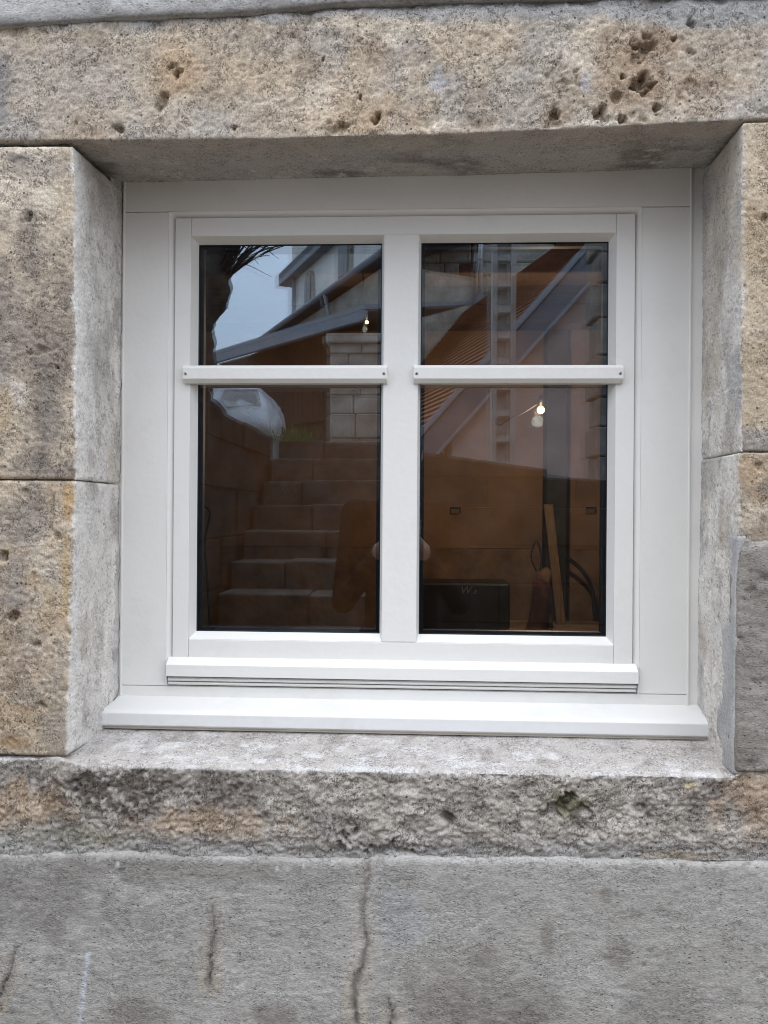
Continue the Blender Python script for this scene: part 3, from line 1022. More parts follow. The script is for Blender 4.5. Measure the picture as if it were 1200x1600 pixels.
# joints and core of the wall
M_MORTAR = mat("dark_old_mortar", (0.10, 0.088, 0.075), rough=0.95, var=0.35, vscale=60, bump=0.5)
M_CORE = mat("rubble_core", (0.24, 0.20, 0.16), rough=0.95, var=0.3, vscale=12, bump=0.4, bscale=30)
M_WALLFAR = mat("wall_render_beyond", (0.31, 0.30, 0.28), rough=0.95, var=0.2, vscale=9, bump=0.6, bscale=70)
box("mortar_joint", -0.93, -0.545, YW + 0.016, YW + 0.03, -0.45, 0.62, M_MORTAR, house)
box("mortar_joint", 0.495, 0.83, YW + 0.016, YW + 0.03, -0.45, 0.62, M_MORTAR, house)
for nm, a in (("wall_core", (-3.0, -0.545, -0.135, 0.30, -1.42, 3.6)), ("wall_core", (0.50, 3.0, -0.135, 0.30, -1.42, 3.6)),
              ("wall_core", (-0.545, 0.50, -0.075, 0.30, 0.62, 3.6)), ("wall_core", (-0.545, 0.50, -0.075, 0.30, -1.42, -0.42))):
    box(nm, *a, M_CORE, house)
# plain rendered wall beyond the stones
for a in ((-3.0, -0.955, -0.172, -0.137, -1.42, 3.6), (0.855, 3.0, -0.172, -0.137, -1.42, 3.6),
          (-0.953, 0.853, -0.176, -0.137, 1.09, 3.6), (-0.953, 0.853, -0.172, -0.137, -1.42, -0.945)):
    box("plain_render", *a, M_WALLFAR, house)

# ================================================================ the window
win = empty("casement_window", (-0.02, 0.03, -0.325))
tag(win, "new white two-light window with glazing bars and projecting white sill", "window")
GX = (-0.389, -0.065, 0.0035, 0.3265)
GZ0, GZ1 = -0.2125, 0.4695


def wbox(name, x0, x1, y0, y1, z0, z1, m=None, parent=None, bevel=0.0012):
    return box(name, x0, x1, y0, y1, z0, z1, m or M_PAINT, parent or win, bevel)


# fixed frame: boards butted, lip round the sash
FX0, FX1 = -0.5145, 0.4575
SX0, SX1, SZ0, SZ1 = -0.436, 0.377, -0.303, 0.5205
wbox("frame_stile", FX0, SX0 - 0.0002, 0.0, 0.055, -0.3052, SZ1 - 0.0005)
wbox("frame_stile", SX1 + 0.0002, FX1, 0.0, 0.055, -0.3052, SZ1 - 0.0005)
wbox("frame_rail", FX0, FX1, 0.0004, 0.055, SZ1 + 0.0003, 0.612)
wbox("frame_rail", FX0, FX1, 0.0008, 0.055, -0.345, -0.3058)
wbox("edge_strip", -0.545, FX0 - 0.0012, 0.0035, 0.05, -0.345, 0.612)
wbox("edge_strip", FX1 + 0.0012, 0.505, 0.0035, 0.05, -0.345, 0.612)
# beads in the two seams beside the strips
wbox("seam_bead", FX0 - 0.0026, FX0 + 0.0008, -0.0012, 0.006, -0.325, 0.60, bevel=0.0008)
wbox("seam_bead", FX1 - 0.0008, FX1 + 0.0026, -0.0012, 0.006, -0.325, 0.60, bevel=0.0008)


def ring(name, o, i, yo, yi, yb, parent, m):
    """Picture-frame moulding, mitred: outer rectangle o at depth yo slopes to inner rectangle i at depth yi, back at yb."""
    def rc(r, y):
        return [(r[0], y, r[2]), (r[1], y, r[2]), (r[1], y, r[3]), (r[0], y, r[3])]
    v = rc(o, yo) + rc(i, yi) + rc(i, yb) + rc(o, yb)
    f = []
    for k in range(4):
        k2 = (k + 1) % 4
        f += [(k, k2, 4 + k2, 4 + k), (4 + k, 4 + k2, 8 + k2, 8 + k), (8 + k, 8 + k2, 12 + k2, 12 + k), (12 + k, 12 + k2, k2, k)]
    return pymesh(name, v, f, m, parent, bevel=0.0006, seg=2)


LIP = 0.0085
ring("frame_lip", (SX0, SX1, SZ0 - 0.0022, SZ1), (SX0 + LIP, SX1 - LIP, SZ0 - 0.0012, SZ1 - LIP), -0.0005, 0.0085, 0.05, win, M_PAINT)
# sash
AX0, AX1, AZ0, AZ1 = SX0 + LIP + 0.0018, SX1 - LIP - 0.0018, -0.262, SZ1 - LIP - 0.0018
YS = 0.0025
CH = 0.0085                # chamfer towards the glass
sx0, sx1 = GX[0] - CH, GX[3] + CH
zb, zt = GZ0 - 0.0115, GZ1 + CH
wbox("sash_stile", AX0, sx0, YS, 0.06, AZ0, AZ1)
wbox("sash_stile", sx1, AX1, YS, 0.06, AZ0, AZ1)
wbox("sash_rail", sx0 + 0.0003, sx1 - 0.0003, YS + 0.0004, 0.06, zt, AZ1)
wbox("sash_rail", sx0 + 0.0003, sx1 - 0.0003, YS + 0.0004, 0.06, AZ0, zb)
mu0, mu1 = GX[1] + 0.004, GX[2] - 0.004
wbox("mullion", mu0, mu1, YS - 0.0004, 0.06, zb - 0.0005, zt + 0.0005, bevel=0.002)
for (x0, x1) in ((GX[0], GX[1]), (GX[2], GX[3])):
    left = x0 == GX[0]
    o = ((sx0 + 0.0002) if left else (mu1 - 0.0002), (mu0 + 0.0002) if left else (sx1 - 0.0002), zb + 0.0002, zt - 0.0002)
    i = (x0, x1, GZ0, GZ1)
    ring("glazing_rebate", o, i, YS + 0.0008, GLASS_Y - 0.002, GLASS_Y - 0.0005, win, M_PAINT)
    # double glazing unit: outer pane, black spacer, inner pane a hair out of parallel
    ring("gasket", (x0 - 0.004, x1 + 0.004, GZ0 - 0.004, GZ1 + 0.004), (x0 + 0.0016, x1 - 0.0016, GZ0 + 0.0016, GZ1 - 0.0016),
         GLASS_Y - 0.0022, GLASS_Y - 0.0018, GLASS_Y - 0.0003, win, M_BLACK)
    g1 = box("glass_pane", x0 - 0.006, x1 + 0.006, GLASS_Y, GLASS_Y + 0.004, GZ0 - 0.006, GZ1 + 0.006, M_GLASS_O, win)
    ring("spacer", (x0 - 0.006, x1 + 0.006, GZ0 - 0.006, GZ1 + 0.006), (x0 + 0.0075, x1 - 0.0075, GZ0 + 0.006, GZ1 - 0.005),
         GLASS_Y + 0.0045, GLASS_Y + 0.0045, GLASS_Y + 0.0185, win, M_BLACK)
    ya, yb_ = GLASS_Y + 0.0195, GLASS_Y + 0.0235
    tx, tz = math.tan(math.radians(0.17)), math.tan(math.radians(0.08))
    xs, zs = (x0 - 0.006, x1 + 0.006), (GZ0 - 0.006, GZ1 + 0.006)
    cx_, cz_ = sum(xs) / 2, sum(zs) / 2
    q = [(x, z) for x, z in ((xs[0], zs[0]), (xs[1], zs[0]), (xs[1], zs[1]), (xs[0], zs[1]))]
    hexa("glass_pane", [(x, ya + (x - cx_) * tx + (z - cz_) * tz, z) for x, z in q],
         [(x, yb_ + (x - cx_) * tx + (z - cz_) * tz, z) for x, z in q], M_GLASS_I, win)
    ring("inner_bead", (x0 - 0.03, x1 + 0.03, GZ0 - 0.03, GZ1 + 0.03), (x0 + 0.001, x1 - 0.001, GZ0 + 0.001, GZ1 - 0.001),
         0.061, 0.0525, 0.0505, win, M_PAINT)

# glazing bars screwed over the glass
BZ0, BZ1 = 0.2225, 0.2520


def glazing_bar(x0, x1):
    yf, yb = -0.0095, YS - 0.0006
    prof = [(yb, BZ0 - 0.0015), (yb, BZ1), (yf + 0.004, BZ1 - 0.0005), (yf, BZ1 - 0.0055), (yf, BZ0 + 0.0055), (yf + 0.007, BZ0 - 0.0015)]
    bar = prism("glazing_bar", [(x0, y, z) for y, z in prof], (x1 - x0, 0, 0), M_PAINT, win, bevel=0.0008)
    # the strip behind, down to the glass
    gx0, gx1 = (GX[0], GX[1]) if x0 < -0.2 else (GX[2], GX[3])
    box("backing_strip", gx0 + 0.0006, gx1 - 0.0006, YS + 0.0006, GLASS_Y - 0.0005, BZ0, BZ1 - 0.002, M_PAINT, bar)
    for x in (x0 + 0.0055, x1 - 0.0055):
        zc = (BZ0 + BZ1) / 2 - 0.0005
        v, f = tube_data([(x, yf + 0.002, zc), (x, yf - 0.0006, zc), (x, yf - 0.0010, zc)], [0.0027, 0.0027, 0.0019], 16)
        s = pymesh("screw", v, f, M_STEEL, bar)
        v, f = tube_data([(x, yf - 0.0007, zc), (x, yf - 0.0012, zc)], [0.0010, 0.0010], 6)
        pymesh("screw_recess", v, f, M_BLACK, bar)


glazing_bar(-0.4075, -0.0535)
glazing_bar(-0.0085, 0.3455)

# weather bar and drip channel at the foot of the sash
wx0, wx1 = -0.4345, 0.3755


pf = [(0.03, -0.2556), (0.001, -0.2556), (-0.013, -0.2660), (-0.013, -0.2858), (-0.009, -0.2868), (0.002, -0.2860), (0.03, -0.2860)]
wb = prism("weather_bar", [(wx0 + 0.0025, y, z) for y, z in pf], (wx1 - wx0 - 0.005, 0, 0), M_PAINT, win, bevel=0.0007)
pf = [(0.03, -0.2888), (-0.004, -0.2888), (-0.0085, -0.2918), (-0.006, -0.2950), (0.03, -0.2950)]
prism("drip_lip", [(wx0 + 0.004, y, z) for y, z in pf], (wx1 - wx0 - 0.008, 0, 0), M_PAINT, wb, bevel=0.0005)
pf = [(0.03, -0.2972), (-0.003, -0.2972), (-0.005, -0.2992), (-0.002, -0.3024), (0.03, -0.3024)]
prism("drip_lip", [(wx0 + 0.004, y, z) for y, z in pf], (wx1 - wx0 - 0.008, 0, 0), M_PAINT, wb, bevel=0.0005)
box("channel_back", wx0, wx1, 0.0015, 0.05, -0.3034, -0.2570, M_SEAL, wb)
for x in (wx0, wx1 - 0.0022):
    box("end_seal", x, x + 0.0022, -0.009, 0.012, -0.3030, -0.2585, M_SEAL, wb, bevel=0.0006)
# projecting sill
pf = [(0.05, -0.3215), (0.0, -0.3235), (-0.046, -0.3355), (-0.0525, -0.3405), (-0.0535, -0.3600), (-0.0495, -0.3635), (-0.040, -0.3625), (0.05, -0.3590)]
sill = prism("window_sill", [(-0.5205, y, z) for y, z in pf], (1.0035, 0, 0), M_PAINT2, win, bevel=0.0013)
for xa, xb in ((-0.5355, -0.5190), (0.4815, 0.4925)):
    pf2 = [(y - 0.0, z) for y, z in pf if y < 0.01]
    pf2 = [(-0.012, -0.3290)] + [p for p in pf if p[0] < -0.03] + [(-0.012, -0.3620)]
    prism("sill_horn", [(xa, y - 0.0004, z - 0.0002) for y, z in pf2], (xb - xa, 0, 0), M_PAINT2, sill, bevel=0.0013)
M_CAULK = mat("sill_putty", (0.55, 0.50, 0.42), rough=0.7, var=0.1)
box("sill_underside", -0.532, 0.489, -0.047, 0.04, -0.3680, -0.3600, M_CAULK, sill, bevel=0.001)

# ================================================================ the room behind the glass
M_WOODWALL = mat("brown_plaster", (0.25, 0.155, 0.10), rough=0.9, var=0.28, vscale=3.5, bump=0.4, bscale=20)
M_LOWWALL = mat("rough_lower_wall", (0.21, 0.135, 0.09), rough=0.95, var=0.45, vscale=5, bump=0.6, bscale=25)
M_CEIL = mat("dark_board_ceiling", (0.09, 0.06, 0.042), rough=0.85, var=0.25, vscale=4, stretch=(1, 6, 1))
M_BEAM = mat("old_beam", (0.085, 0.055, 0.038), rough=0.85, var=0.2, vscale=6, stretch=(1, 6, 6))
M_DARKPOST = mat("dark_post", (0.035, 0.032, 0.032), rough=0.8, var=0.3, vscale=10, bump=0.3)
M_PLANK = mat("raw_plank", (0.16, 0.105, 0.066), rough=0.75, var=0.25, vscale=10, stretch=(6, 6, 1))
M_TOOLBOX = mat("black_case", (0.018, 0.018, 0.02), rough=0.5, var=0.2)
M_PALELET = mat("pale_lettering", (0.13, 0.125, 0.115), rough=0.6, var=0.1)
M_SACK = mat("red_brown_sack", (0.07, 0.028, 0.022), rough=0.9, var=0.3, vscale=14, bump=0.5, bscale=40)
M_SACK2 = mat("tan_sack", (0.14, 0.09, 0.06), rough=0.9, var=0.25, vscale=14, bump=0.5, bscale=40)
M_CABLE = mat("black_cable", (0.02, 0.018, 0.017), rough=0.6, var=0.1)
M_WIRE = mat("pale_wire", (0.45, 0.36, 0.26), rough=0.6, var=0.1)
M_BULB = emit_mat("lit_bulb", (1.0, 0.66, 0.34), 2.3)
M_SOCKET = mat("lamp_socket", (0.006, 0.005, 0.005), rough=0.5, var=0.1)
YB = 2.6
tag(box("room_wall", -2.0, 2.0, YB, YB + 0.1, -0.18, 0.98, M_WOODWALL), kind="structure")
tag(box("room_wall", -2.0, 2.0, YB - 0.006, YB + 0.08, -1.55, -0.182, M_LOWWALL), kind="structure")
tag(box("room_wall", -2.1, -2.0, 0.30, YB + 0.1, -1.55, 0.98, M_WOODWALL), kind="structure")
tag(box("room_wall", 2.0, 2.1, 0.30, YB + 0.1, -1.55, 0.98, M_WOODWALL), kind="structure")
tag(box("room_floor", -2.1, 2.1, 0.2, YB + 0.1, -1.65, -1.55, M_LOWWALL), kind="structure")
ceil = tag(box("room_ceiling", -2.1, 2.1, 0.31, YB + 0.1, 0.98, 1.08, M_CEIL), kind="structure")
for y in (0.75, 1.55, 2.3):
    box("ceiling_beam", -1.99, 1.99, y, y + 0.16, 0.89, 0.979, M_BEAM, ceil, bevel=0.006)


def RB(px, py, s):
    return at(px, py, CAM[1] + s)


post = box("wooden_post", RB(850, 700, 3.82)[0], RB(881, 700, 3.82)[0], 2.42, 2.54, -1.55, 0.975, M_DARKPOST, None, bevel=0.004)
tag(post, "dark square post standing against the brown back wall inside", "post")
p0, p1 = RB(856, 788, 3.66), RB(880, 1010, 3.52)
d_ = (p0 - p1) / np.linalg.norm(p0 - p1)
p1 = p1 + d_ * ((-1.55 - p1[2]) / d_[2])
pl = prism("leaning_plank", [p1 + np.array([-.02, -.012, 0]), p1 + np.array([.022, -.012, 0]), p1 + np.array([.022, .012, 0]), p1 + np.array([-.02, .012, 0])],
           p0 - p1, M_PLANK, None, bevel=0.002)
tag(pl, "pale wooden plank leaning against the dark post inside", "plank")
for (px, lbl) in ((712, "open black switch box in the brown wall near the window mullion"), (923, "open black switch box in the brown wall right of the dark post")):
    c = RB(px, 797, YB - CAM[1])
    o = empty("switch_box", (c[0], c[1], c[2]))
    tag(o, lbl, "switch box", "switch boxes in the room wall")
    box("box_rim", c[0] - .026, c[0] + .026, YB - 0.010, YB - 0.001, c[2] - .015, c[2] + .015, M_BLACK, o, bevel=0.002)
    box("box_plate", c[0] - .026, c[0] + .018, YB - 0.014, YB - 0.0102, c[2] - .018, c[2] + .004, M_LOWWALL, o, bevel=0.001)


def pendant(px, py, s, label, wire_to, energy, rb):
    c = RB(px, py, s)
    root = empty("bare_bulb", tuple(c))
    tag(root, label, "light bulb", "bare bulbs lit in the room")
    bm = bmesh.new()
    bmesh.ops.create_uvsphere(bm, u_segments=16, v_segments=10, radius=rb)
    for v in bm.verts:
        if v.co.z > 0:
            v.co.z *= 1.08
            v.co.x *= 1 - 0.35 * max(0, v.co.z / rb - 0.5)
            v.co.y *= 1 - 0.35 * max(0, v.co.z / rb - 0.5)
        v.co += Vector(c)
    me = bpy.data.meshes.new("bulb_glass")
    bm.to_mesh(me)
    bm.free()
    me.polygons.foreach_set("use_smooth", [True] * len(me.polygons))
    link("bulb_glass", me, M_BULB, root)
    top = c + np.array([0, 0, rb * 1.4])
    tube("lamp_socket", [top - np.array([0, 0, rb * .2]), top + np.array([0, 0, 0.02]), top + np.array([0, 0, 0.035])], [rb * .62, rb * .62, rb * .3], M_SOCKET, root, 12)
    w = [RB(*q) for q in wire_to]
    tube("lamp_wire", curve_pts([top + np.array([0, 0, 0.03])] + w, 16), 0.0022, M_WIRE if rb > .015 else M_CABLE, root, 6)
    ld = bpy.data.lights.new("bulb_light", 'POINT')
    ld.energy = energy
    ld.color = (1.0, 0.69, 0.47)
    ld.shadow_soft_size = rb * 1.5
    lo = bpy.data.objects.new("bulb_light", ld)
    col.objects.link(lo)
    lo.parent = root
    lo.location = (0, -rb * 1.2, -rb * 2.6)


pendant(845, 640, 2.9, "bare glowing bulb behind the pane with the gable reflection", [(838, 632, 2.92), (800, 652, 3.0), (770, 640, 3.2), (765, 380, 3.4)], 12.5, 0.0145)
pendant(573, 503, 2.75, "small glowing bulb behind the upper pane with the sky reflection", [(570, 490, 2.75), (568, 440, 2.75), (566, 418, 2.75)], 1.5, 0.0065)

# workbench with things on it
bench = empty("workbench", (0.4, 2.0, -1.55))
tag(bench, "low wooden workbench carrying a black case inside the room", "workbench")
bz = RB(700, 978, 3.45)[2]
bx0, bx1 = RB(640, 978, 3.45)[0], RB(952, 978, 3.45)[0]
for k in range(3):
    box("bench_board", bx0, bx1, 1.84 + k * 0.17, 2.005 + k * 0.17, bz - 0.035, bz, M_LOWWALL, bench, bevel=0.003)
for x in (bx0 + 0.04, bx1 - 0.1):
    for y in (1.87, 2.25):
        box("leg", x, x + 0.06, y, y + 0.06, -1.55, bz - 0.036, M_LOWWALL, bench, bevel=0.002)
cx0, cx1 = RB(655, 940, 3.4)[0], RB(795, 940, 3.4)[0]
ctop = RB(700, 908, 3.4)[2]
case = box("tool_case", cx0, cx1, 2.02, 2.22, bz + 0.001, ctop, M_TOOLBOX, None, bevel=0.012)
tag(case, "black tool case with pale lettering on the workbench", "tool case")
for ch, px in (("W", 727), ("a", 742)):
    fc = bpy.data.curves.new("lettering", 'FONT')
    fc.body = ch
    fc.size = 0.046 if ch == "W" else 0.038
    fc.extrude = 0.0008
    fc.align_x = 'CENTER'
    fc.shear = 0.25
    c = RB(px, 928, 3.33)
    fo = bpy.data.objects.new("tmp_letter", fc)
    col.objects.link(fo)
    fo.location = (c[0], 2.0185, c[2])
    fo.rotation_euler = (math.pi / 2, 0, 0)
    bpy.context.view_layer.update()
    me = bpy.data.meshes.new_from_object(fo.evaluated_get(bpy.context.evaluated_depsgraph_get()))
    me.transform(fo.matrix_world)
    me.materials.clear()
    bpy.data.objects.remove(fo)
    link("lettering", me, M_PALELET, case)
pst = RB(663, 951, 3.2)
pen = RB(728, 954, 3.2)
pen[2] = pst[2] = bz + 0.008
stick = tube("brush_handle", [pst, pst * .75 + pen * .25, pen], [0.011, 0.006, 0.004], M_PLANK, None, 8)
tag(stick, "short pale brush handle lying before the black case", "brush")


def sack(name, px0, px1, py0, s, label, m, seed, y0):
    x0, x1 = RB(px0, 950, s)[0], RB(px1, 950, s)[0]
    top = RB(px0, py0, s)[2]
    rings, nseg = 14, 20
    v, f = [], []
    rng = random.Random(seed)
    ph = [rng.uniform(0, 6.28) for _ in range(6)]
    for i in range(rings):
        t = i / (rings - 1)
        z = bz + 0.002 + t * (top - bz)
        w = (1 - 0.38 * t ** 2.2) * (1 + 0.10 * math.sin(5 * t + ph[0])) * (0.25 if i == rings - 1 else 1)
        for k in range(nseg):
            a = 2 * math.pi * k / nseg
            r = w * (1 + 0.10 * math.sin(3 * a + ph[1] + 2 * t) + 0.06 * math.sin(5 * a + ph[2] - 3 * t))
            v.append(((x0 + x1) / 2 + math.cos(a) * r * (x1 - x0) / 2 + 0.02 * math.sin(3 * t + ph[3]), y0 + math.sin(a) * r * 0.06, z))
    for i in range(rings - 1):
        for k in range(nseg):
            f.append((i * nseg + k, i * nseg + (k + 1) % nseg, (i + 1) * nseg + (k + 1) % nseg, (i + 1) * nseg + k))
    f.append(tuple(range((rings - 1) * nseg, rings * nseg)))
    f.append(tuple(range(nseg - 1, -1, -1)))
    return tag(pymesh(name, v, f, m, None, smooth=True), label, "sack")


sk = sack("cement_sack", 836, 868, 888, 3.42, "tan sack with a loop standing before the dark post", M_SACK2, 3, 2.13)
tube("sack_loop", curve_pts([RB(838, 892, 3.45), RB(830, 870, 3.45), RB(838, 845, 3.45), RB(846, 870, 3.45), RB(843, 895, 3.45)], 20), 0.004, M_CABLE, sk, 6)
sack("cement_sack", 824, 858, 905, 3.24, "dark red sack leaning on the tan sack", M_SACK, 5, 1.94)
cb = tube("power_cable", curve_pts([RB(880, 868, 3.78), RB(900, 882, 3.78), RB(916, 900, 3.78), RB(926, 925, 3.78), RB(929, 960, 3.78), RB(931, 1010, 3.78)], 24), 0.010, M_CABLE, None, 8)
tag(cb, "thick black cable arching down the wall beside the dark post", "cable")
cb2 = tube("power_cable", curve_pts([RB(319, 790, 3.85), RB(328, 800, 3.85), RB(324, 825, 3.85), RB(319, 850, 3.85), RB(322, 880, 3.85), RB(330, 1010, 3.85)], 24), 0.006, M_CABLE, None, 8)
tag(cb2, "thin black cable dangling on the wall behind the stair reflection", "cable")

# ================================================================ the yard behind the photographer (seen in the glass)
M_GROUND = mat("terrace_gravel", (0.16, 0.145, 0.125), rough=0.95, var=0.3, vscale=3, bump=0.5, bscale=30)
M_COURT = mat("court_concrete", (0.19, 0.145, 0.10), rough=0.95, var=0.2, vscale=4, bump=0.4, bscale=30)
M_STEP = mat("worn_step_stone", (0.08, 0.07, 0.06), rough=1.0, spec=0.0, var=0.4, vscale=7, bump=0.7, bscale=22)
M_RETAIN = mat("shade_dark_stone", (0.036, 0.028, 0.022), rough=1.0, spec=0.05, var=0.45, vscale=5, bump=0.7, bscale=18)  # shade put into the stone colour, keeps the mirrored walls dim
M_OLDSTONE = mat("old_house_stone", (0.30, 0.265, 0.22), rough=0.9, var=0.4, vscale=3, bump=0.8, bscale=10)
M_QUOIN = mat("dark_quoin_stone", (0.19, 0.17, 0.145), rough=0.95, var=0.4, vscale=7, bump=0.6, bscale=20)
M_CHURCH = mat("church_plaster", (0.74, 0.71, 0.66), rough=0.9, var=0.16, vscale=1.2, bump=0.4, bscale=6)
M_GREYROOF = mat("grey_zinc", (0.20, 0.21, 0.23), rough=0.6, var=0.1, vscale=2)
M_SLATE = mat("dark_slate", (0.10, 0.105, 0.12), rough=0.7, var=0.25, vscale=5)
M_DARKWOOD = mat("dark_brown_boards", (0.045, 0.028, 0.02), rough=0.8, var=0.3, vscale=6, stretch=(1, 1, 6))
M_PINK = mat("pink_plaster", (0.36, 0.25, 0.215), rough=0.92, var=0.2, vscale=2.2, bump=0.5, bscale=12)
M_TILE = mat("brown_roof_tile", (0.22, 0.105, 0.065), rough=0.85, var=0.35, vscale=9, bump=0.3)
M_FASCIA = mat("grey_fascia", (0.11, 0.115, 0.13), rough=0.6, var=0.12, vscale=3)
M_CHROME = mat("flue_steel", (0.75, 0.76, 0.78), rough=0.22, metal=1.0, var=0.04)
M_CONC = mat("pole_concrete", (0.30, 0.275, 0.25), rough=0.95, var=0.2, vscale=6, bump=0.4)
M_BARK = mat("pollard_bark", (0.035, 0.026, 0.02), rough=0.95, var=0.4, vscale=9, bump=0.8, bscale=25)
M_TWIG = mat("bare_twig", (0.02, 0.016, 0.015), rough=0.9, var=0.2)
M_CARP = mat("white_car_paint", (0.74, 0.76, 0.79), rough=0.25, var=0.02, spec=0.5, coat=0.6)
M_CARG = mat("car_glass", (0.03, 0.035, 0.04), rough=0.08, var=0.05, spec=0.5)
M_TYRE = mat("tyre_rubber", (0.02, 0.02, 0.02), rough=0.9, var=0.1)
M_LAMPG = mat("headlamp_lens", (0.45, 0.44, 0.43), rough=0.15, var=0.2, vscale=20, spec=0.6)
M_GRASS = mat("grass_blade", (0.10, 0.14, 0.04), rough=0.8, var=0.3, vscale=20)

Z_COURT = -1.42
tag(box("court_ground", -3.0, 4.5, -4.7, -0.13, Z_COURT - 0.2, Z_COURT, M_COURT), kind="structure")


def terrace_z(x):
    return float(np.clip(0.59 - 0.137 * (x + 0.98), 0.10, 0.70))


Y_RET = RY(5.95)
X_SIDE = -1.12
S_SIDE0 = RY(2.95)
gx = [-400, -60, -8, -1.8, X_SIDE - 0.25, -0.5, 0.5, 1.5, 2.6, 4.5, 60, 400]
v, f = [], []
for x in gx:
    for y in (Y_RET - 0.25, -12, -60, -600):
        v.append((x, y, terrace_z(x)))
for i in range(len(gx) - 1):
    for j in range(3):
        f.append((i * 4 + j, i * 4 + j + 1, i * 4 + 4 + j + 1, i * 4 + 4 + j))
b0 = len(v)
for x in (-400, X_SIDE - 0.25):
    for y in (Y_RET - 0.25, S_SIDE0):
        v.append((x, y, terrace_z(x)))
f.append((b0, b0 + 1, b0 + 3, b0 + 2))
tag(pymesh("terrace_ground", v, f, M_GROUND), kind="structure")

# stair
stair = empty("stone_stair", (-0.7, RY(3.0), Z_COURT))
tag(stair, "worn dark stone stair climbing to the terrace, mirrored in the glass", "stairs")
rs = random.Random(4)
for k in range(-4, 7):
    zt_ = -0.461 + 0.17 * k
    s_n = 4.19 + 0.30 * k
    y_n = RY(s_n)
    xs = [X_SIDE + 0.02, -0.72 + rs.uniform(-.15, .15), -0.20]
    for a, b in zip(xs[:-1], xs[1:]):
        j = [rs.uniform(-0.008, 0.008) for _ in range(4)]
        box("step", a + .004, b - .004, y_n - 0.55, y_n + j[0], max(zt_ - 0.40, Z_COURT - .05), zt_ + j[1], M_STEP, stair, bevel=0.010)
# low rubble walls beside the stair, and the retaining wall of the terrace
def coursed_wall(root, x0, x1, y_of, zfun, z_base, thick, material, seed, along='x', course=0.27, lmin=0.35, lmax=0.75, name="stone_block"):
    rr = random.Random(seed)
    z = z_base
    while True:
        h = course * rr.uniform(0.85, 1.15)
        p = x0 - rr.uniform(0, 0.3)
        any_ = False
        while p < x1:
            L = rr.uniform(lmin, lmax)
            a, b = max(p, x0), min(p + L, x1)
            p += L
            if b - a < 0.05:
                continue
            ta, tb = min(z + h, zfun(a)), min(z + h, zfun(b))
            if min(ta, tb) - z < 0.03:
                continue
            any_ = True
            off = rr.uniform(-0.015, 0.015)
            g = 0.002
            if along == 'x':
                q = lambda u, w, zz: (u, y_of + w, zz)
            else:
                q = lambda u, w, zz: (y_of + w, u, zz)
            A = [q(a + g, off, z + g), q(b - g, off, z + g), q(b - g, off, tb - g), q(a + g, off, ta - g)]
            B = [q(a + g, thick, z + g), q(b - g, thick, z + g), q(b - g, thick, tb - g), q(a + g, thick, ta - g)]
            hexa(name, A, B, material, root, bevel=0.006, seg=1)
        z += h
        if not any_:
            break


ret = empty("retaining_wall", (1.6, Y_RET, Z_COURT))
tag(ret, "dark coursed stone retaining wall sloping down beside the stair", "wall")
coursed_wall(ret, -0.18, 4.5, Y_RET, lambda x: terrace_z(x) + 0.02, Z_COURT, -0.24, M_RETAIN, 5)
box("wall_core", -0.25, 4.5, Y_RET - 0.30, Y_RET - 0.03, Z_COURT, -0.15, M_RETAIN, ret)
side = empty("stair_side_wall", (X_SIDE, RY(4.2), Z_COURT))
tag(side, "dark rubble side wall of the stair below the white car", "wall")
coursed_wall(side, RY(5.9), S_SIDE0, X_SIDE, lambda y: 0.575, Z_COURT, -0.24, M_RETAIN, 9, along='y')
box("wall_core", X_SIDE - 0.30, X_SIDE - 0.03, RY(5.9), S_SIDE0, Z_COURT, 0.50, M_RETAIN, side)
side2 = empty("low_cheek_wall", (-0.16, RY(4.6), Z_COURT))
tag(side2, "rough low stone cheek wall along the open side of the stair", "wall")
coursed_wall(side2, RY(5.9), RY(3.6), -0.10, lambda y: 0.25 - 0.42 * (y - RY(5.9)), Z_COURT, -0.10, M_RETAIN, 11, along='y')

# grass tuft on the top step
v, f = [], []
gc = R(462, 684, 5.95)
for k in range(70):
    bx, by = gc[0] + rs.gauss(0, 0.07), gc[1] + rs.uniform(-0.1, 0.02)
    h, lx, ly = rs.uniform(0.04, 0.13), rs.uniform(-0.06, 0.06), rs.uniform(-0.03, 0.06)
    n0 = len(v)
    v += [(bx - .004, by, gc[2] - .02), (bx + .004, by, gc[2] - .02), (bx + lx * .5 + .003, by + ly * .5, gc[2] + h * .6), (bx + lx * .5 - .003, by + ly * .5, gc[2] + h * .6),
          (bx + lx, by + ly, gc[2] + h)]
    f += [(n0, n0 + 1, n0 + 2, n0 + 3), (n0 + 3, n0 + 2, n0 + 4)]
tag(pymesh("grass_tuft", v, f, M_GRASS), "small green grass tuft growing at the top of the stair", "grass", kind="stuff")

# pollard tree
tree = empty("pollard_tree", tuple(R(318, 660, 7.0)))
tag(tree, "dark knobbly pollard tree with bare twigs mirrored against the sky", "tree")


def knotted(name, path, radii, material, parent, sides=32, amp=0.42, seed=0):
    ctrl = curve_pts(path, 90)
    rad = np.interp(np.linspace(0, 1, len(ctrl)), np.linspace(0, 1, len(radii)), radii)
    v, f = tube_data(ctrl, list(rad), sides)
    V = np.array(v)
    C = np.repeat(np.array(ctrl), sides, 0)
    d = V - C
    V = C + d * (1 + amp * fbm(V, 0.20, 5, seed, 0.6))[:, None]
    return pymesh(name, V, f, material, parent, smooth=True)


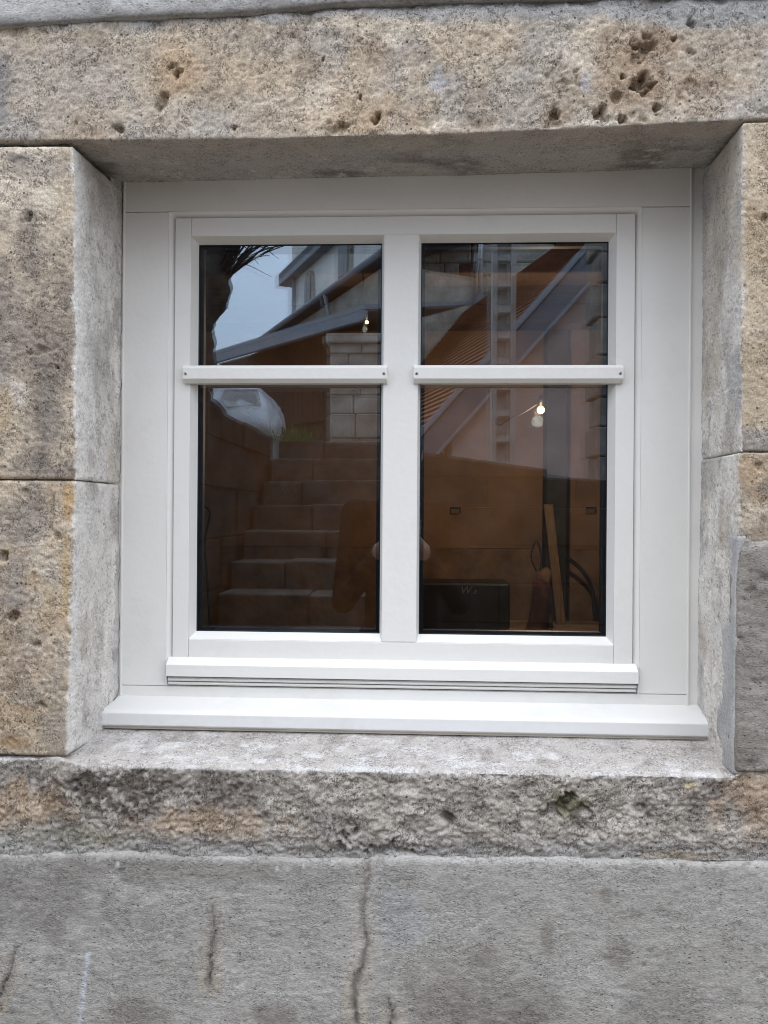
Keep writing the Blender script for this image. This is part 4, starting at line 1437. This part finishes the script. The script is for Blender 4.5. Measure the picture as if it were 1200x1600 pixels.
tb = R(300, 700, 7.0)
tb[2] = terrace_z(tb[0])
knotted("trunk", [tb, R(311, 600, 7), R(316, 520, 7), R(322, 450, 7), R(328, 400, 7), R(326, 340, 7), R(322, 250, 7)], [.17, .125, .13, .19, .15, .16, .12], M_BARK, tree, seed=3)
knotted("limb_head", [R(322, 500, 7), R(337, 470, 7), R(346, 445, 7), R(352, 426, 7)], [.10, .125, .11, .06], M_BARK, tree, seed=8, amp=0.4)
v, f = [], []
rt = random.Random(12)
for k in range(40):
    st = R(340 + rt.uniform(-8, 20), 428 + rt.uniform(-6, 6), 7.0 + rt.uniform(-.1, .1))
    ang = math.radians(rt.uniform(58, 100) if k < 28 else rt.uniform(25, 55))
    L = rt.uniform(0.35, 0.9)
    bend = rt.uniform(-0.35, 0.1)
    pts, p = [], st.copy()
    for q in range(8):
        pts.append(p.copy())
        a = ang + bend * q / 7 * (1 if k < 28 else 2)
        p = p + np.array([math.cos(a), rt.uniform(-.15, .15), math.sin(a)]) * L / 7
    n0 = len(v)
    vv, ff = tube_data(pts, list(np.linspace(0.011, 0.0035, 8)), 5)
    v += vv
    f += [tuple(i + n0 for i in q) for q in ff]
for k in range(9):
    st = R(350 + rt.uniform(-4, 8), 426 + rt.uniform(-4, 4), 7.0 + rt.uniform(-.1, .1))
    e_ = R(rt.uniform(395, 455), rt.uniform(372, 440), 7.0)
    m_ = (st + e_) / 2 + np.array([rt.uniform(-.05, .05), 0, rt.uniform(0.08, 0.22)])
    n0 = len(v)
    vv, ff = tube_data(curve_pts([st, m_, e_], 14), list(np.linspace(0.008, 0.0025, len(curve_pts([st, m_, e_], 14)))), 5)
    v += vv
    f += [tuple(i + n0 for i in q) for q in ff]
o = pymesh("twigs", v, f, M_TWIG, tree, smooth=True)
o["kind"] = "stuff"

# car on the terrace: nose towards the stair
car = empty("parked_car", tuple(R(330, 690, 8.4)))
tag(car, "white parked car whose nose shows above the stair side wall", "car")
cx_nose = R(413, 650, 8.0)[0]
cz = 0.62
cyc = RY(8.0) - 0.80
stations = [(0.0, .30, .42, .52), (.03, .26, .58, .62), (.12, .24, .72, .70), (.28, .23, .86, .76), (.5, .22, .97, .79), (.75, .22, 1.06, .80), (1.0, .22, 1.14, .80),
            (1.3, .22, 1.36, .79), (1.6, .22, 1.52, .77), (2.0, .22, 1.60, .76), (2.6, .22, 1.60, .76), (3.1, .22, 1.54, .76), (3.4, .23, 1.36, .77),
            (3.62, .26, .95, .76), (3.70, .32, .60, .70)]
NS = 28
V = []
for u, z0, z1, w in stations:
    for k in range(NS):
        a = 2 * math.pi * (k + 0.5) / NS
        ca, sa = math.cos(a), math.sin(a)
        e = 0.45
        yy = math.copysign(abs(ca) ** e, ca) * w
        zz = math.copysign(abs(sa) ** e, sa)
        zc, zh = (z0 + z1) / 2, (z1 - z0) / 2
        zz = zc + zz * zh
        if zz > 0.95:
            yy *= 1 - 0.30 * (zz - 0.95) / 0.65
        V.append((cx_nose - u, cyc + yy, cz + zz))
fs = []
for i in range(len(stations) - 1):
    for k in range(NS):
        fs.append((i * NS + k, i * NS + (k + 1) % NS, (i + 1) * NS + (k + 1) % NS, (i + 1) * NS + k))
fs += [tuple(range(NS)), tuple(range(len(V) - NS, len(V)))]
body = pymesh("body", V, fs, M_CARP, car, smooth=True)


def patch(name, pts_uz, yside, material):
    pts = [(cx_nose - u, cyc + yside * w, cz + h) for u, h, w in pts_uz]
    return prism(name, pts, (0, yside * 0.02, 0), material, car, bevel=0.005)


for sgn in (1, -1):
    patch("side_window", [(1.15, 1.05, .775), (2.05, 1.05, .775), (2.05, 1.46, .63), (1.62, 1.44, .635)], sgn, M_CARG)
    patch("side_window", [(2.12, 1.05, .775), (3.05, 1.05, .775), (3.0, 1.42, .64), (2.12, 1.46, .63)], sgn, M_CARG)
    for u in (0.68, 3.05):
        wv, wf = tube_data([(cx_nose - u, cyc + sgn * .60, cz + .30), (cx_nose - u, cyc + sgn * .80, cz + .30)], [.30, .30], 24)
        wh = pymesh("wheel", wv, wf, M_TYRE, car)
        wv, wf = tube_data([(cx_nose - u, cyc + sgn * .79, cz + .30), (cx_nose - u, cyc + sgn * .81, cz + .30)], [.18, .17], 20)
        pymesh("rim", wv, wf, M_GREYROOF, wh)
    # headlamp wraps the front corner
    hp = [(.06, .50), (.10, .68), (.42, .66), (.46, .55), (.40, .47)]
    ring_ = []
    for u, h in hp:
        w = np.interp(u, [s[0] for s in stations], [s[3] for s in stations])
        ring_.append((cx_nose - u, cyc + sgn * (w - 0.035), cz + h))
    prism("headlight", ring_, (0, sgn * 0.065, 0), M_LAMPG, car, bevel=0.006)
prism("windscreen", [(cx_nose - .98, cyc - .66, cz + 1.125), (cx_nose - .98, cyc + .66, cz + 1.125), (cx_nose - 1.58, cyc + .56, cz + 1.50), (cx_nose - 1.58, cyc - .56, cz + 1.50)],
      (0.02, 0, 0.035), M_CARG, car)

# ---- church
church = empty("church_building", tuple(R(520, 640, 21)))
tag(church, "pale plastered church with arched windows and grey eaves", "building")


def quad_wall(name, pA, pB, zlo, zhi, thick, material, parent, bevel=0.0):
    pA, pB = np.array(pA, float), np.array(pB, float)
    d = pB - pA
    n = np.array([d[1], -d[0], 0.0])
    n /= np.linalg.norm(n)
    if n[1] > 0:
        n = -n                                     # thickness away from the house
    A = [(pA[0], pA[1], zlo), (pB[0], pB[1], zlo), (pB[0], pB[1], zhi), (pA[0], pA[1], zhi)]
    B = [tuple(np.array(p) + n * thick) for p in A]
    return hexa(name, A, B, material, parent, bevel), n


ca0, ca1 = R(457, 440, 25.0), R(667, 440, 16.4)
zc = ca0[2]
w_, n_ = quad_wall("wall", ca0, ca1, 0.5, zc, 5.0, M_CHURCH, church)
dirn = (ca1 - ca0)
dirn[2] = 0
Lc = np.linalg.norm(dirn)
dirn /= Lc
# eaves and roof
ev = [ca0 - dirn * 0.5 - n_ * 0.32, ca1 + dirn * 0.5 - n_ * 0.32]
zc_ = zc
A = [np.array([*ev[0][:2], zc_ - 0.05]), np.array([*ev[1][:2], zc_ - 0.05]), np.array([*ev[1][:2], zc_ + 0.12]), np.array([*ev[0][:2], zc_ + 0.12])]
hexa("eaves_board", A, [p + n_ * 1.2 for p in A], M_GREYROOF, church)
ridge = [ca0 - dirn * 0.7 + n_ * 2.6, ca1 + dirn * 0.5 + n_ * 2.6]
A = [np.array([*ev[0][:2], zc_ + 0.13]), np.array([*ev[1][:2], zc_ + 0.13]), np.array([*ridge[1][:2], zc_ + 2.8]), np.array([*ridge[0][:2], zc_ + 2.8])]
hexa("roof", A, [p + np.array([0, 0, 0.2]) for p in A], M_SLATE, church)


def arch(px, pyt, pyb, half):
    """Arched window on the church wall."""
    # where the ray meets the wall line
    best = min(np.linspace(0, 1, 800), key=lambda t: abs((lambda q: 600 + F_PX * ((q - CAM) @ RGT) / ((q - CAM) @ FWD))(
        np.array([(ca0 + dirn * Lc * t)[0], 2 * GLASS_Y - (ca0 + dirn * Lc * t)[1], 3.0])) - px))
    c = ca0 + dirn * Lc * best
    s = (2 * GLASS_Y - c[1]) - CAM[1]
    zt, zb_ = (800 - pyt) / F_PX * s, (800 - pyb) / F_PX * s

    def outline(h, top, bot):
        pts = [c + dirn * -h, c + dirn * h]
        out = [np.array([*pts[0][:2], bot]), np.array([*pts[1][:2], bot])]
        for k in range(9):
            a = math.pi * k / 8
            q = c + dirn * h * math.cos(a)
            out.append(np.array([*q[:2], top - h + h * math.sin(a)]))
        return out
    fr = prism("arched_window", outline(half * 1.35, zt + .15, zb_ - .1), -n_ * 0.10, M_OLDSTONE, church)
    prism("pane", [p - n_ * 0.101 for p in outline(half, zt, zb_)], -n_ * 0.02, M_CARG, fr)


arch(485, 430, 478, 0.28)
arch(541, 368, 430, 0.34)
dp = ca0 + dirn * 0.55 - n_ * 0.12
tube("downpipe", [np.array([*dp[:2], 0.6]), np.array([*dp[:2], zc])], 0.07, M_GREYROOF, church, 8)
# tower
t0, t1 = R(457, 300, 27.5), R(520, 300, 26.5)
quad_wall("tower_wall", t0, t1, 0.5, 13.0, 4.0, M_CHURCH, church)
tc_ = (t0 + t1) / 2 + n_ * 2
tz = 13.0
v = [np.array([*(t0 - dirn * .3 - n_ * .3)[:2], tz]), np.array([*(t1 + dirn * .3 - n_ * .3)[:2], tz]), np.array([*(t1 + dirn * .3 + n_ * 4.3)[:2], tz]),
     np.array([*(t0 - dirn * .3 + n_ * 4.3)[:2], tz]), np.array([*tc_[:2], tz + 4])]
pymesh("tower_roof", v, [(0, 1, 2, 3), (0, 1, 4), (1, 2, 4), (2, 3, 4), (3, 0, 4)], M_SLATE, church)
# side aisle with gutter
a0, a1 = R(430, 525, 20.0), R(606, 402, 13.9)
za = a0[2]
_, n2 = quad_wall("aisle_wall", a0, a1, 0.5, za - 0.1, 2.0, M_OLDSTONE, church)
d2 = a1 - a0
d2[2] = 0
d2 /= np.linalg.norm(d2)
A = [np.array([*(a0 - d2 * .3 - n2 * .18)[:2], za]), np.array([*(a1 + d2 * .3 - n2 * .18)[:2], za]), np.array([*(a1 + d2 * .3 + n2 * 2)[:2], za + 0.7]), np.array([*(a0 - d2 * .3 + n2 * 2)[:2], za + 0.7])]
hexa("aisle_roof", A, [p + np.array([0, 0, 0.08]) for p in A], M_SLATE, church)
tube("gutter", [np.array([*(a0 - d2 * .3 - n2 * .22)[:2], za + .02]), np.array([*(a1 + d2 * .3 - n2 * .22)[:2], za + .02])], 0.06, M_GREYROOF, church, 10)
am = a0 * .38 + a1 * .62
tube("downpipe", [np.array([*(am - n2 * .22)[:2], za]), np.array([*(am - n2 * .12)[:2], za - .5]), np.array([*(am - n2 * .12)[:2], 0.6])], 0.05, M_GREYROOF, church, 8)

# ---- porch
porch = empty("roofed_porch", tuple(R(470, 660, 12)))
tag(porch, "dark boarded porch with a sloping grey eaves and stone pier", "porch")
e0, e1 = R(325, 560, 14.2), R(568, 487, 10.9)
ze = e0[2]
d3 = e1 - e0
d3[2] = 0
d3 /= np.linalg.norm(d3)
n3 = np.array([d3[1], -d3[0], 0])
n3 = n3 if n3[1] < 0 else -n3
A = [np.array([*e0[:2], ze - 0.11]), np.array([*e1[:2], e1[2] - 0.11]), np.array([*e1[:2], e1[2] + 0.03]), np.array([*e0[:2], ze + 0.03])]
hexa("eaves_board", A, [p + n3 * 0.08 for p in A], M_GREYROOF, porch)
A = [np.array([*e0[:2], ze + 0.035]), np.array([*e1[:2], e1[2] + 0.035]), np.array([*(e1 + n3 * 2.2)[:2], e1[2] + 0.5]), np.array([*(e0 + n3 * 2.2)[:2], ze + 0.5])]
hexa("porch_roof", A, [p + np.array([0, 0, 0.07]) for p in A], M_GREYROOF, porch)
q0, q1 = e0 + n3 * 0.9 - d3 * 2.2, e1 + n3 * 0.9
nb_ = 22
for k in range(nb_):
    a, b = q0 + (q1 - q0) * k / nb_, q0 + (q1 - q0) * (k + .96) / nb_
    A = [np.array([*a[:2], 0.45]), np.array([*b[:2], 0.45]), np.array([*b[:2], min(ze, e1[2]) + 0.20]), np.array([*a[:2], min(ze, e1[2]) + 0.20])]
    hexa("board", A, [p + n3 * 0.05 for p in A], M_DARKWOOD, porch, bevel=0.006, seg=1)
for k, pz in enumerate((1.55, 1.15)):
    a, b = q0 - n3 * .02, q1 - n3 * .02
    A = [np.array([*a[:2], pz]), np.array([*b[:2], pz]), np.array([*b[:2], pz + .10]), np.array([*a[:2], pz + .10])]
    hexa("rail", A, [p - n3 * 0.04 for p in A], M_DARKWOOD, porch)
# stone pier carrying the eaves
pz_ = 0.45
prs = random.Random(21)
while pz_ < 2.15:
    h = prs.uniform(0.22, 0.34)
    pa, pb = R(515, 600, 10.0), R(596, 600, 10.0)
    j = prs.uniform(-.02, .02)
    cut = pa[0] + (pb[0] - pa[0]) * prs.uniform(.35, .65)
    for xa, xb in ((pa[0], cut), (cut, pb[0])):
        box("stone_block", xa + .004, xb - .004, pa[1] - 0.45, pa[1] + j, pz_, min(pz_ + h, 2.2) - .008, M_OLDSTONE, porch, bevel=0.014, seg=1)
    pz_ += h
box("pier_cap", R(509, 600, 10)[0], R(602, 600, 10)[0], RY(10) - .5, RY(10) + .06, 2.205, 2.32, M_OLDSTONE, porch, bevel=0.02)

# ---- gabled house with tiled roof
gable = empty("gabled_house", tuple(R(800, 700, 9)))
tag(gable, "pink plastered gable house with brown tiled roof and dark fascia", "house")
S_G = 9.0
A0, A1 = R(640, 702, S_G), R(1010, 286, S_G)
rk = A1 - A0
evec = np.array([-1.78, -5.9, 0.0])                 # along the eaves, away from the window
# gable wall (under the rake)
wall_pts = [R(706, 640, S_G), R(706, 740, S_G), R(1040, 740, S_G), R(1010, 300, S_G)]
wall_pts[1][2] = wall_pts[2][2] = -0.2
prism("gable_wall", wall_pts, (0, -0.4, 0), M_PINK, gable)
# fascia along the rake
off = np.array([0.0, 0, 0])
rn = rk / np.linalg.norm(rk)
perp = np.array([rn[2], 0, -rn[0]])                 # downwards to the right
fb = [A0 + perp * 0.02, A1 + perp * 0.02, A1 + perp * 0.26, A0 + perp * 0.26]
fb = [p + np.array([0, 0.10, 0]) for p in fb]
prism("fascia", fb, (0, -0.08, 0), M_FASCIA, gable, bevel=0.006, seg=1)
lp = [A0 + perp * -0.05, A1 + perp * -0.05, A1 + perp * 0.015, A0 + perp * 0.015]
prism("verge_strip", [p + np.array([0, .14, 0]) for p in lp], (0, -0.16, 0), M_GREYROOF, gable, bevel=0.004, seg=1)
lp = [A0 + perp * 0.262, A1 + perp * 0.262, A1 + perp * 0.30, A0 + perp * 0.30]
prism("verge_strip", [p + np.array([0, .13, 0]) for p in lp], (0, -0.14, 0), M_GREYROOF, gable, bevel=0.004, seg=1)
# tiled roof: overlapping courses stepping up the slope
nrm = np.cross(rk, evec)
nrm /= np.linalg.norm(nrm)
nrm = nrm if nrm[2] > 0 else -nrm
ncourse = 40
rk_low = A0 - rk * 0.12
rk_full = A1 - rk_low
for k in range(ncourse):
    a = rk_low + rk_full * (k / ncourse)
    b = rk_low + rk_full * ((k + 1.25) / ncourse)
    lo, hi = nrm * 0.050, nrm * 0.012
    A = [a + lo, a + lo + evec * 1.05, b + hi + evec * 1.05, b + hi]
    hexa("tile_course", A, [p - nrm * 0.022 for p in A], M_TILE, gable, bevel=0.0)
prism("roof_deck", [rk_low - nrm * .03, rk_low - nrm * .03 + evec * 1.05, A1 - nrm * .03 + evec * 1.05, A1 - nrm * .03], -nrm * 0.08, M_DARKWOOD, gable)
# boarded corner under the eaves
for k in range(4):
    a, b = R(655 + 13 * k, 640, S_G + .05), R(655 + 13 * k + 12, 640, S_G + .05)
    box("board", a[0], b[0], a[1] - .05, a[1], 0.1, A0[2] + (a[0] - A0[0]) / (A1[0] - A0[0]) * (A1[2] - A0[2]) - 0.38, M_PLANK if k % 2 else M_DARKWOOD, gable)

# ---- stone house behind it with flue and little window
back = empty("coursed_stone_house", tuple(R(720, 600, 15.2)))
tag(back, "grey coursed stone house with steel flue and small dark window", "house")
S_B = 15.2
xb0, xb1 = R(600, 400, S_B)[0], R(1000, 400, S_B)[0]
zb0, zb1 = 0.2, R(700, 240, S_B)[2]
box("wall_core", xb0, xb1, RY(S_B) - 3.0, RY(S_B) - 0.16, zb0, zb1, M_RETAIN, back)
wx0_, wx1_ = R(718, 430, S_B)[0], R(743, 430, S_B)[0]
wz0_, wz1_ = R(730, 459, S_B)[2], R(730, 410, S_B)[2]
rb = random.Random(31)
z = 1.2
while z < zb1:
    h = rb.uniform(0.30, 0.46)
    if z < wz0_ < z + h:
        h = wz0_ - z
    elif z < wz1_ < z + h:
        h = wz1_ - z
    p = xb0
    while p < xb1:
        L = rb.uniform(0.45, 1.0)
        segs = [(p, min(p + L, xb1))]
        if z >= wz0_ - .02 and z + h <= wz1_ + .02:
            segs = [(a, b) for a, b in ((p, min(p + L, wx0_)), (max(p, wx1_), min(p + L, xb1))) if b - a > 0.04]
        for a, b in segs:
            o_ = rb.uniform(-.03, .03)
            box("stone_block", a + .012, b - .012, RY(S_B) - .18, RY(S_B) + o_, z + .012, z + h - .012, M_OLDSTONE, back, bevel=0.03, seg=1)
        p += L
    z += h
wn_ = box("small_window", wx0_ + .02, wx1_ - .02, RY(S_B) - .155, RY(S_B) - .10, wz0_, wz1_, M_DARKWOOD, back)
box("pane", wx0_ + .06, wx1_ - .06, RY(S_B) - .099, RY(S_B) - .09, wz0_ + .05, wz1_ - .05, mat("red_brown_shutter", (0.12, 0.04, 0.03), rough=.7, var=.2), wn_)
A = [R(590, 250, S_B) + np.array([0, .5, 0]), R(1010, 250, S_B) + np.array([0, .5, 0])]
hexa("roof", [A[0], A[1], A[1] + np.array([0, -3, 2.4]), A[0] + np.array([0, -3, 2.4])],
     [A[0] + np.array([0, 0, .15]), A[1] + np.array([0, 0, .15]), A[1] + np.array([0, -3, 2.55]), A[0] + np.array([0, -3, 2.55])], M_TILE, back)
fl0, fl1 = R(749, 461, 14.6), R(752, 260, 14.6)
flu = tube("flue_pipe", [fl0, fl1], 0.066, M_CHROME, back, 16)
fr_ = math.hypot(0.066, 0)
for t in (0.27, 0.42, 0.65):
    c = fl0 * (1 - t) + fl1 * t
    tube("flue_band", [c - np.array([0, 0, .02]), c + np.array([0, 0, .02])], 0.073, M_GREYROOF, flu, 16)
tube("flue_base", [R(746, 492, 14.6), R(749, 470, 14.6), fl0], [0.15, 0.13, 0.08], M_FASCIA, back, 14)

# ---- concrete utility pole with ladder-like recesses
pole = empty("concrete_pole", (R(787, 700, 7)[0], RY(7.0), 0.3))
tag(pole, "concrete utility pole with stacked rectangular recesses on the terrace", "pole")
pz0 = terrace_z(R(787, 700, 7)[0]) - 0.02
xl0, xl1, xr0, xr1 = (R(x, 600, 7.0)[0] for x in (769, 776.5, 797.5, 806))
ZP = 6.5
for a, b in ((xl0, xl1), (xr0, xr1)):
    box("flange", a, b, RY(7.0) - .18, RY(7.0), pz0, ZP, M_CONC, pole, bevel=0.006)
box("web", xl1 + .001, xr0 - .001, RY(7.0) - .15, RY(7.0) - .08, pz0, ZP, M_CONC, pole)
for k in range(12):
    z_ = R(787, 726 - 40.5 * k, 7.0)[2]
    if z_ < pz0 or z_ > ZP:
        continue
    box("rung", xl1 + .001, xr0 - .001, RY(7.0) - .079, RY(7.0) - .012, z_ - .028, z_ + .028, M_CONC, pole, bevel=0.006)

# ---- stone quoin pier at the far right
quoin = empty("stone_quoin_pier", tuple(R(946, 700, 6.6)))
tag(quoin, "narrow pier of stacked squared stones beside the pink gable", "pier")
z = terrace_z(R(946, 700, 6.6)[0]) - 0.02
rq = random.Random(8)
k = 0
while z < 3.2:
    h = rq.uniform(.24, .36)
    xa = R(934 - (6 if k % 2 else 0), 600, 6.6)[0]
    xb = R(985 + (8 if k % 2 else 0), 600, 6.6)[0]
    box("stone_block", xa, xb, RY(6.6) - .35, RY(6.6) + rq.uniform(-.01, .01), z + .005, z + h - .005, M_QUOIN, quoin, bevel=0.012, seg=1)
    z += h
    k += 1

# ================================================================ the photographer, mirrored faintly in the glass
def capsule_into(bm, p, q, ra, rb_, seg=12):
    v, f = tube_data([p, tuple(np.asarray(p) * .5 + np.asarray(q) * .5), q], [ra, (ra + rb_) / 2, rb_], seg)
    vs = [bm.verts.new(x) for x in v]
    for face in f:
        bm.faces.new([vs[i] for i in face])
    for c, r in ((p, ra), (q, rb_)):
        bmesh.ops.create_icosphere(bm, subdivisions=2, radius=r, matrix=Matrix.Translation(Vector(map(float, c))))


def ellipsoid_into(bm, c, r, rot=(0, 0, 0)):
    from mathutils import Euler
    m = Matrix.Translation(Vector(map(float, c))) @ Euler(rot).to_matrix().to_4x4() @ Matrix.Diagonal((*r, 1))
    bmesh.ops.create_icosphere(bm, subdivisions=3, radius=1.0, matrix=m)


PX, PY, PZ = -0.062, -1.80, Z_COURT
bm = bmesh.new()
for sgn in (-1, 1):
    hip = (PX + sgn * .09, PY, PZ + .90)
    knee = (PX + sgn * .11, PY + .03, PZ + .49)
    ankle = (PX + sgn * .12, PY - .01, PZ + .09)
    capsule_into(bm, hip, knee, .095, .065)
    capsule_into(bm, knee, ankle, .062, .045)
    capsule_into(bm, (ankle[0], ankle[1] - .04, PZ + .045), (ankle[0] + sgn * .02, ankle[1] + .17, PZ + .04), .044, .036)
    sh = np.array([PX + sgn * .19, PY, PZ + 1.42])
    el = np.array([PX + sgn * .23, PY + .10, PZ + 1.06])
    hd = np.array([-0.055 + sgn * .044, CAM[1] - 0.045, -0.10])
    capsule_into(bm, sh, el, .062, .050)
    wr = el + (hd - el) * 0.86
    capsule_into(bm, el, wr, .048, .034)
    capsule_into(bm, wr, hd, .030, .027)
    # palm and fingers closing round the phone
    palm = hd + np.array([0, 0.004, 0.025])
    ellipsoid_into(bm, palm, (.022, .018, .042))
    for q in range(4):
        base = palm + np.array([sgn * .006, .006, .035 - q * .022])
        mid = base + np.array([sgn * .012, .022, .010])
        tip = mid + np.array([-sgn * .030, .012 + .002 * q, .004])
        capsule_into(bm, base, mid, .0095, .009, 8)
        capsule_into(bm, mid, tip, .009, .0075, 8)
    tb_ = palm + np.array([-sgn * .006, -.012, .030])
    tm_ = tb_ + np.array([-sgn * .018, -.004, .025])
    capsule_into(bm, tb_, tm_, .0115, .010, 8)
    capsule_into(bm, tm_, tm_ + np.array([-sgn * .014, .003, .016]), .010, .008, 8)
capsule_into(bm, (PX, PY, PZ + .93), (PX, PY + .01, PZ + 1.12), .155, .150, 20)
capsule_into(bm, (PX, PY + .01, PZ + 1.10), (PX, PY, PZ + 1.34), .155, .165, 20)
capsule_into(bm, (PX - .15, PY, PZ + 1.40), (PX + .15, PY, PZ + 1.40), .075, .075)
capsule_into(bm, (PX, PY, PZ + 1.42), (PX, PY + .02, PZ + 1.55), .058, .054)
HC = np.array([PX, PY + .04, PZ + 1.66])
ellipsoid_into(bm, HC, (.074, .093, .115))
ellipsoid_into(bm, HC + np.array([0, .02, -.06]), (.058, .068, .065))
ellipsoid_into(bm, HC + np.array([0, .095, -.018]), (.013, .020, .024))
ellipsoid_into(bm, HC + np.array([0, .082, -.062]), (.026, .012, .008))
for sgn in (-1, 1):
    ellipsoid_into(bm, HC + np.array([sgn * .075, -.005, -.005]), (.010, .020, .032))
    ellipsoid_into(bm, HC + np.array([sgn * .032, .082, .030]), (.024, .012, .008))
for v_ in bm.verts:                                   # flatten the chest front to back
    if PZ + 0.85 < v_.co.z < PZ + 1.46 and abs(v_.co.x - PX) < 0.19 and abs(v_.co.y - PY) < 0.2:
        v_.co.y = PY + (v_.co.y - PY) * 0.78
me = bpy.data.meshes.new("tmp_person")
bm.to_mesh(me)
bm.free()
po = bpy.data.objects.new("tmp_person", me)
col.objects.link(po)
md = po.modifiers.new("fuse", 'REMESH')
md.mode = 'VOXEL'
md.voxel_size = 0.0065
ms = po.modifiers.new("soft", 'SMOOTH')
ms.factor = 0.5
ms.iterations = 3
bpy.context.view_layer.update()
me2 = bpy.data.meshes.new_from_object(po.evaluated_get(bpy.context.evaluated_depsgraph_get()))
bpy.data.objects.remove(po)
M_JACKET = mat("dark_maroon_jacket", (0.020, 0.012, 0.011), rough=0.95, spec=0.04, var=0.25, vscale=12, bump=0.4, bscale=30)
M_TROUSER = mat("dark_trousers", (0.02, 0.022, 0.028), rough=0.9, var=0.2, vscale=12)
M_SKIN = mat("skin", (0.38, 0.22, 0.16), rough=0.55, var=0.08, vscale=20)
M_SHOE = mat("black_shoes", (0.012, 0.012, 0.012), rough=0.6, var=0.1)
M_HAIR = mat("dark_hair", (0.025, 0.018, 0.014), rough=0.8, var=0.3, vscale=40, bump=0.6, bscale=120)
for m_ in (M_JACKET, M_TROUSER, M_SKIN, M_SHOE):
    me2.materials.append(m_)
nv = len(me2.vertices)
co = np.empty(nv * 3, np.float32)
me2.vertices.foreach_get("co", co)
co = co.reshape(-1, 3)
npz = len(me2.polygons)
cen = np.empty(npz * 3, np.float32)
me2.polygons.foreach_get("center", cen)
cen = cen.reshape(-1, 3)
mi = np.zeros(npz, np.int32)
mi[cen[:, 2] < PZ + 0.90] = 1
mi[cen[:, 2] < PZ + 0.10] = 3
mi[cen[:, 2] > PZ + 1.50] = 2
mi[(cen[:, 1] > CAM[1] - 0.085)] = 2
me2.polygons.foreach_set("material_index", mi)
me2.polygons.foreach_set("use_smooth", np.ones(npz, bool))
me2.name = "person"
person = link("person", me2)
tag(person, "person in dark jacket holding up a phone, faintly mirrored beside the mullion", "person")
bm = bmesh.new()
bmesh.ops.create_icosphere(bm, subdivisions=4, radius=1.0, matrix=Matrix.Translation(Vector(HC + np.array([0, -.012, .018]))) @ Matrix.Diagonal((.082, .098, .112, 1)))
kill = [v_ for v_ in bm.verts if (v_.co.y > HC[1] + .045 and v_.co.z < HC[2] + .06) or v_.co.z < HC[2] - .055]
bmesh.ops.delete(bm, geom=kill, context='VERTS')
me = bpy.data.meshes.new("hair")
bm.to_mesh(me)
bm.free()
me.polygons.foreach_set("use_smooth", [True] * len(me.polygons))
link("hair", me, M_HAIR, person)
for sgn in (-1, 1):
    bm = bmesh.new()
    bmesh.ops.create_icosphere(bm, subdivisions=2, radius=.011, matrix=Matrix.Translation(Vector(HC + np.array([sgn * .031, .079, .010]))))
    me = bpy.data.meshes.new("eye")
    bm.to_mesh(me)
    bm.free()
    link("eye", me, M_TROUSER, person)
phone = box("smartphone", -0.105, 0.008, CAM[1] - 0.020, CAM[1] - 0.012, -0.145, 0.014, mat("phone_back", (0.10, 0.11, 0.13), rough=0.25, var=0.05, spec=0.5), None, bevel=0.003)
tag(phone, "dark smartphone held up by the mirrored person", "phone")
tube("lens", [(0, CAM[1] - 0.0125, 0), (0, CAM[1] - 0.0105, 0)], [0.007, 0.0065], M_CARG, phone, 16)
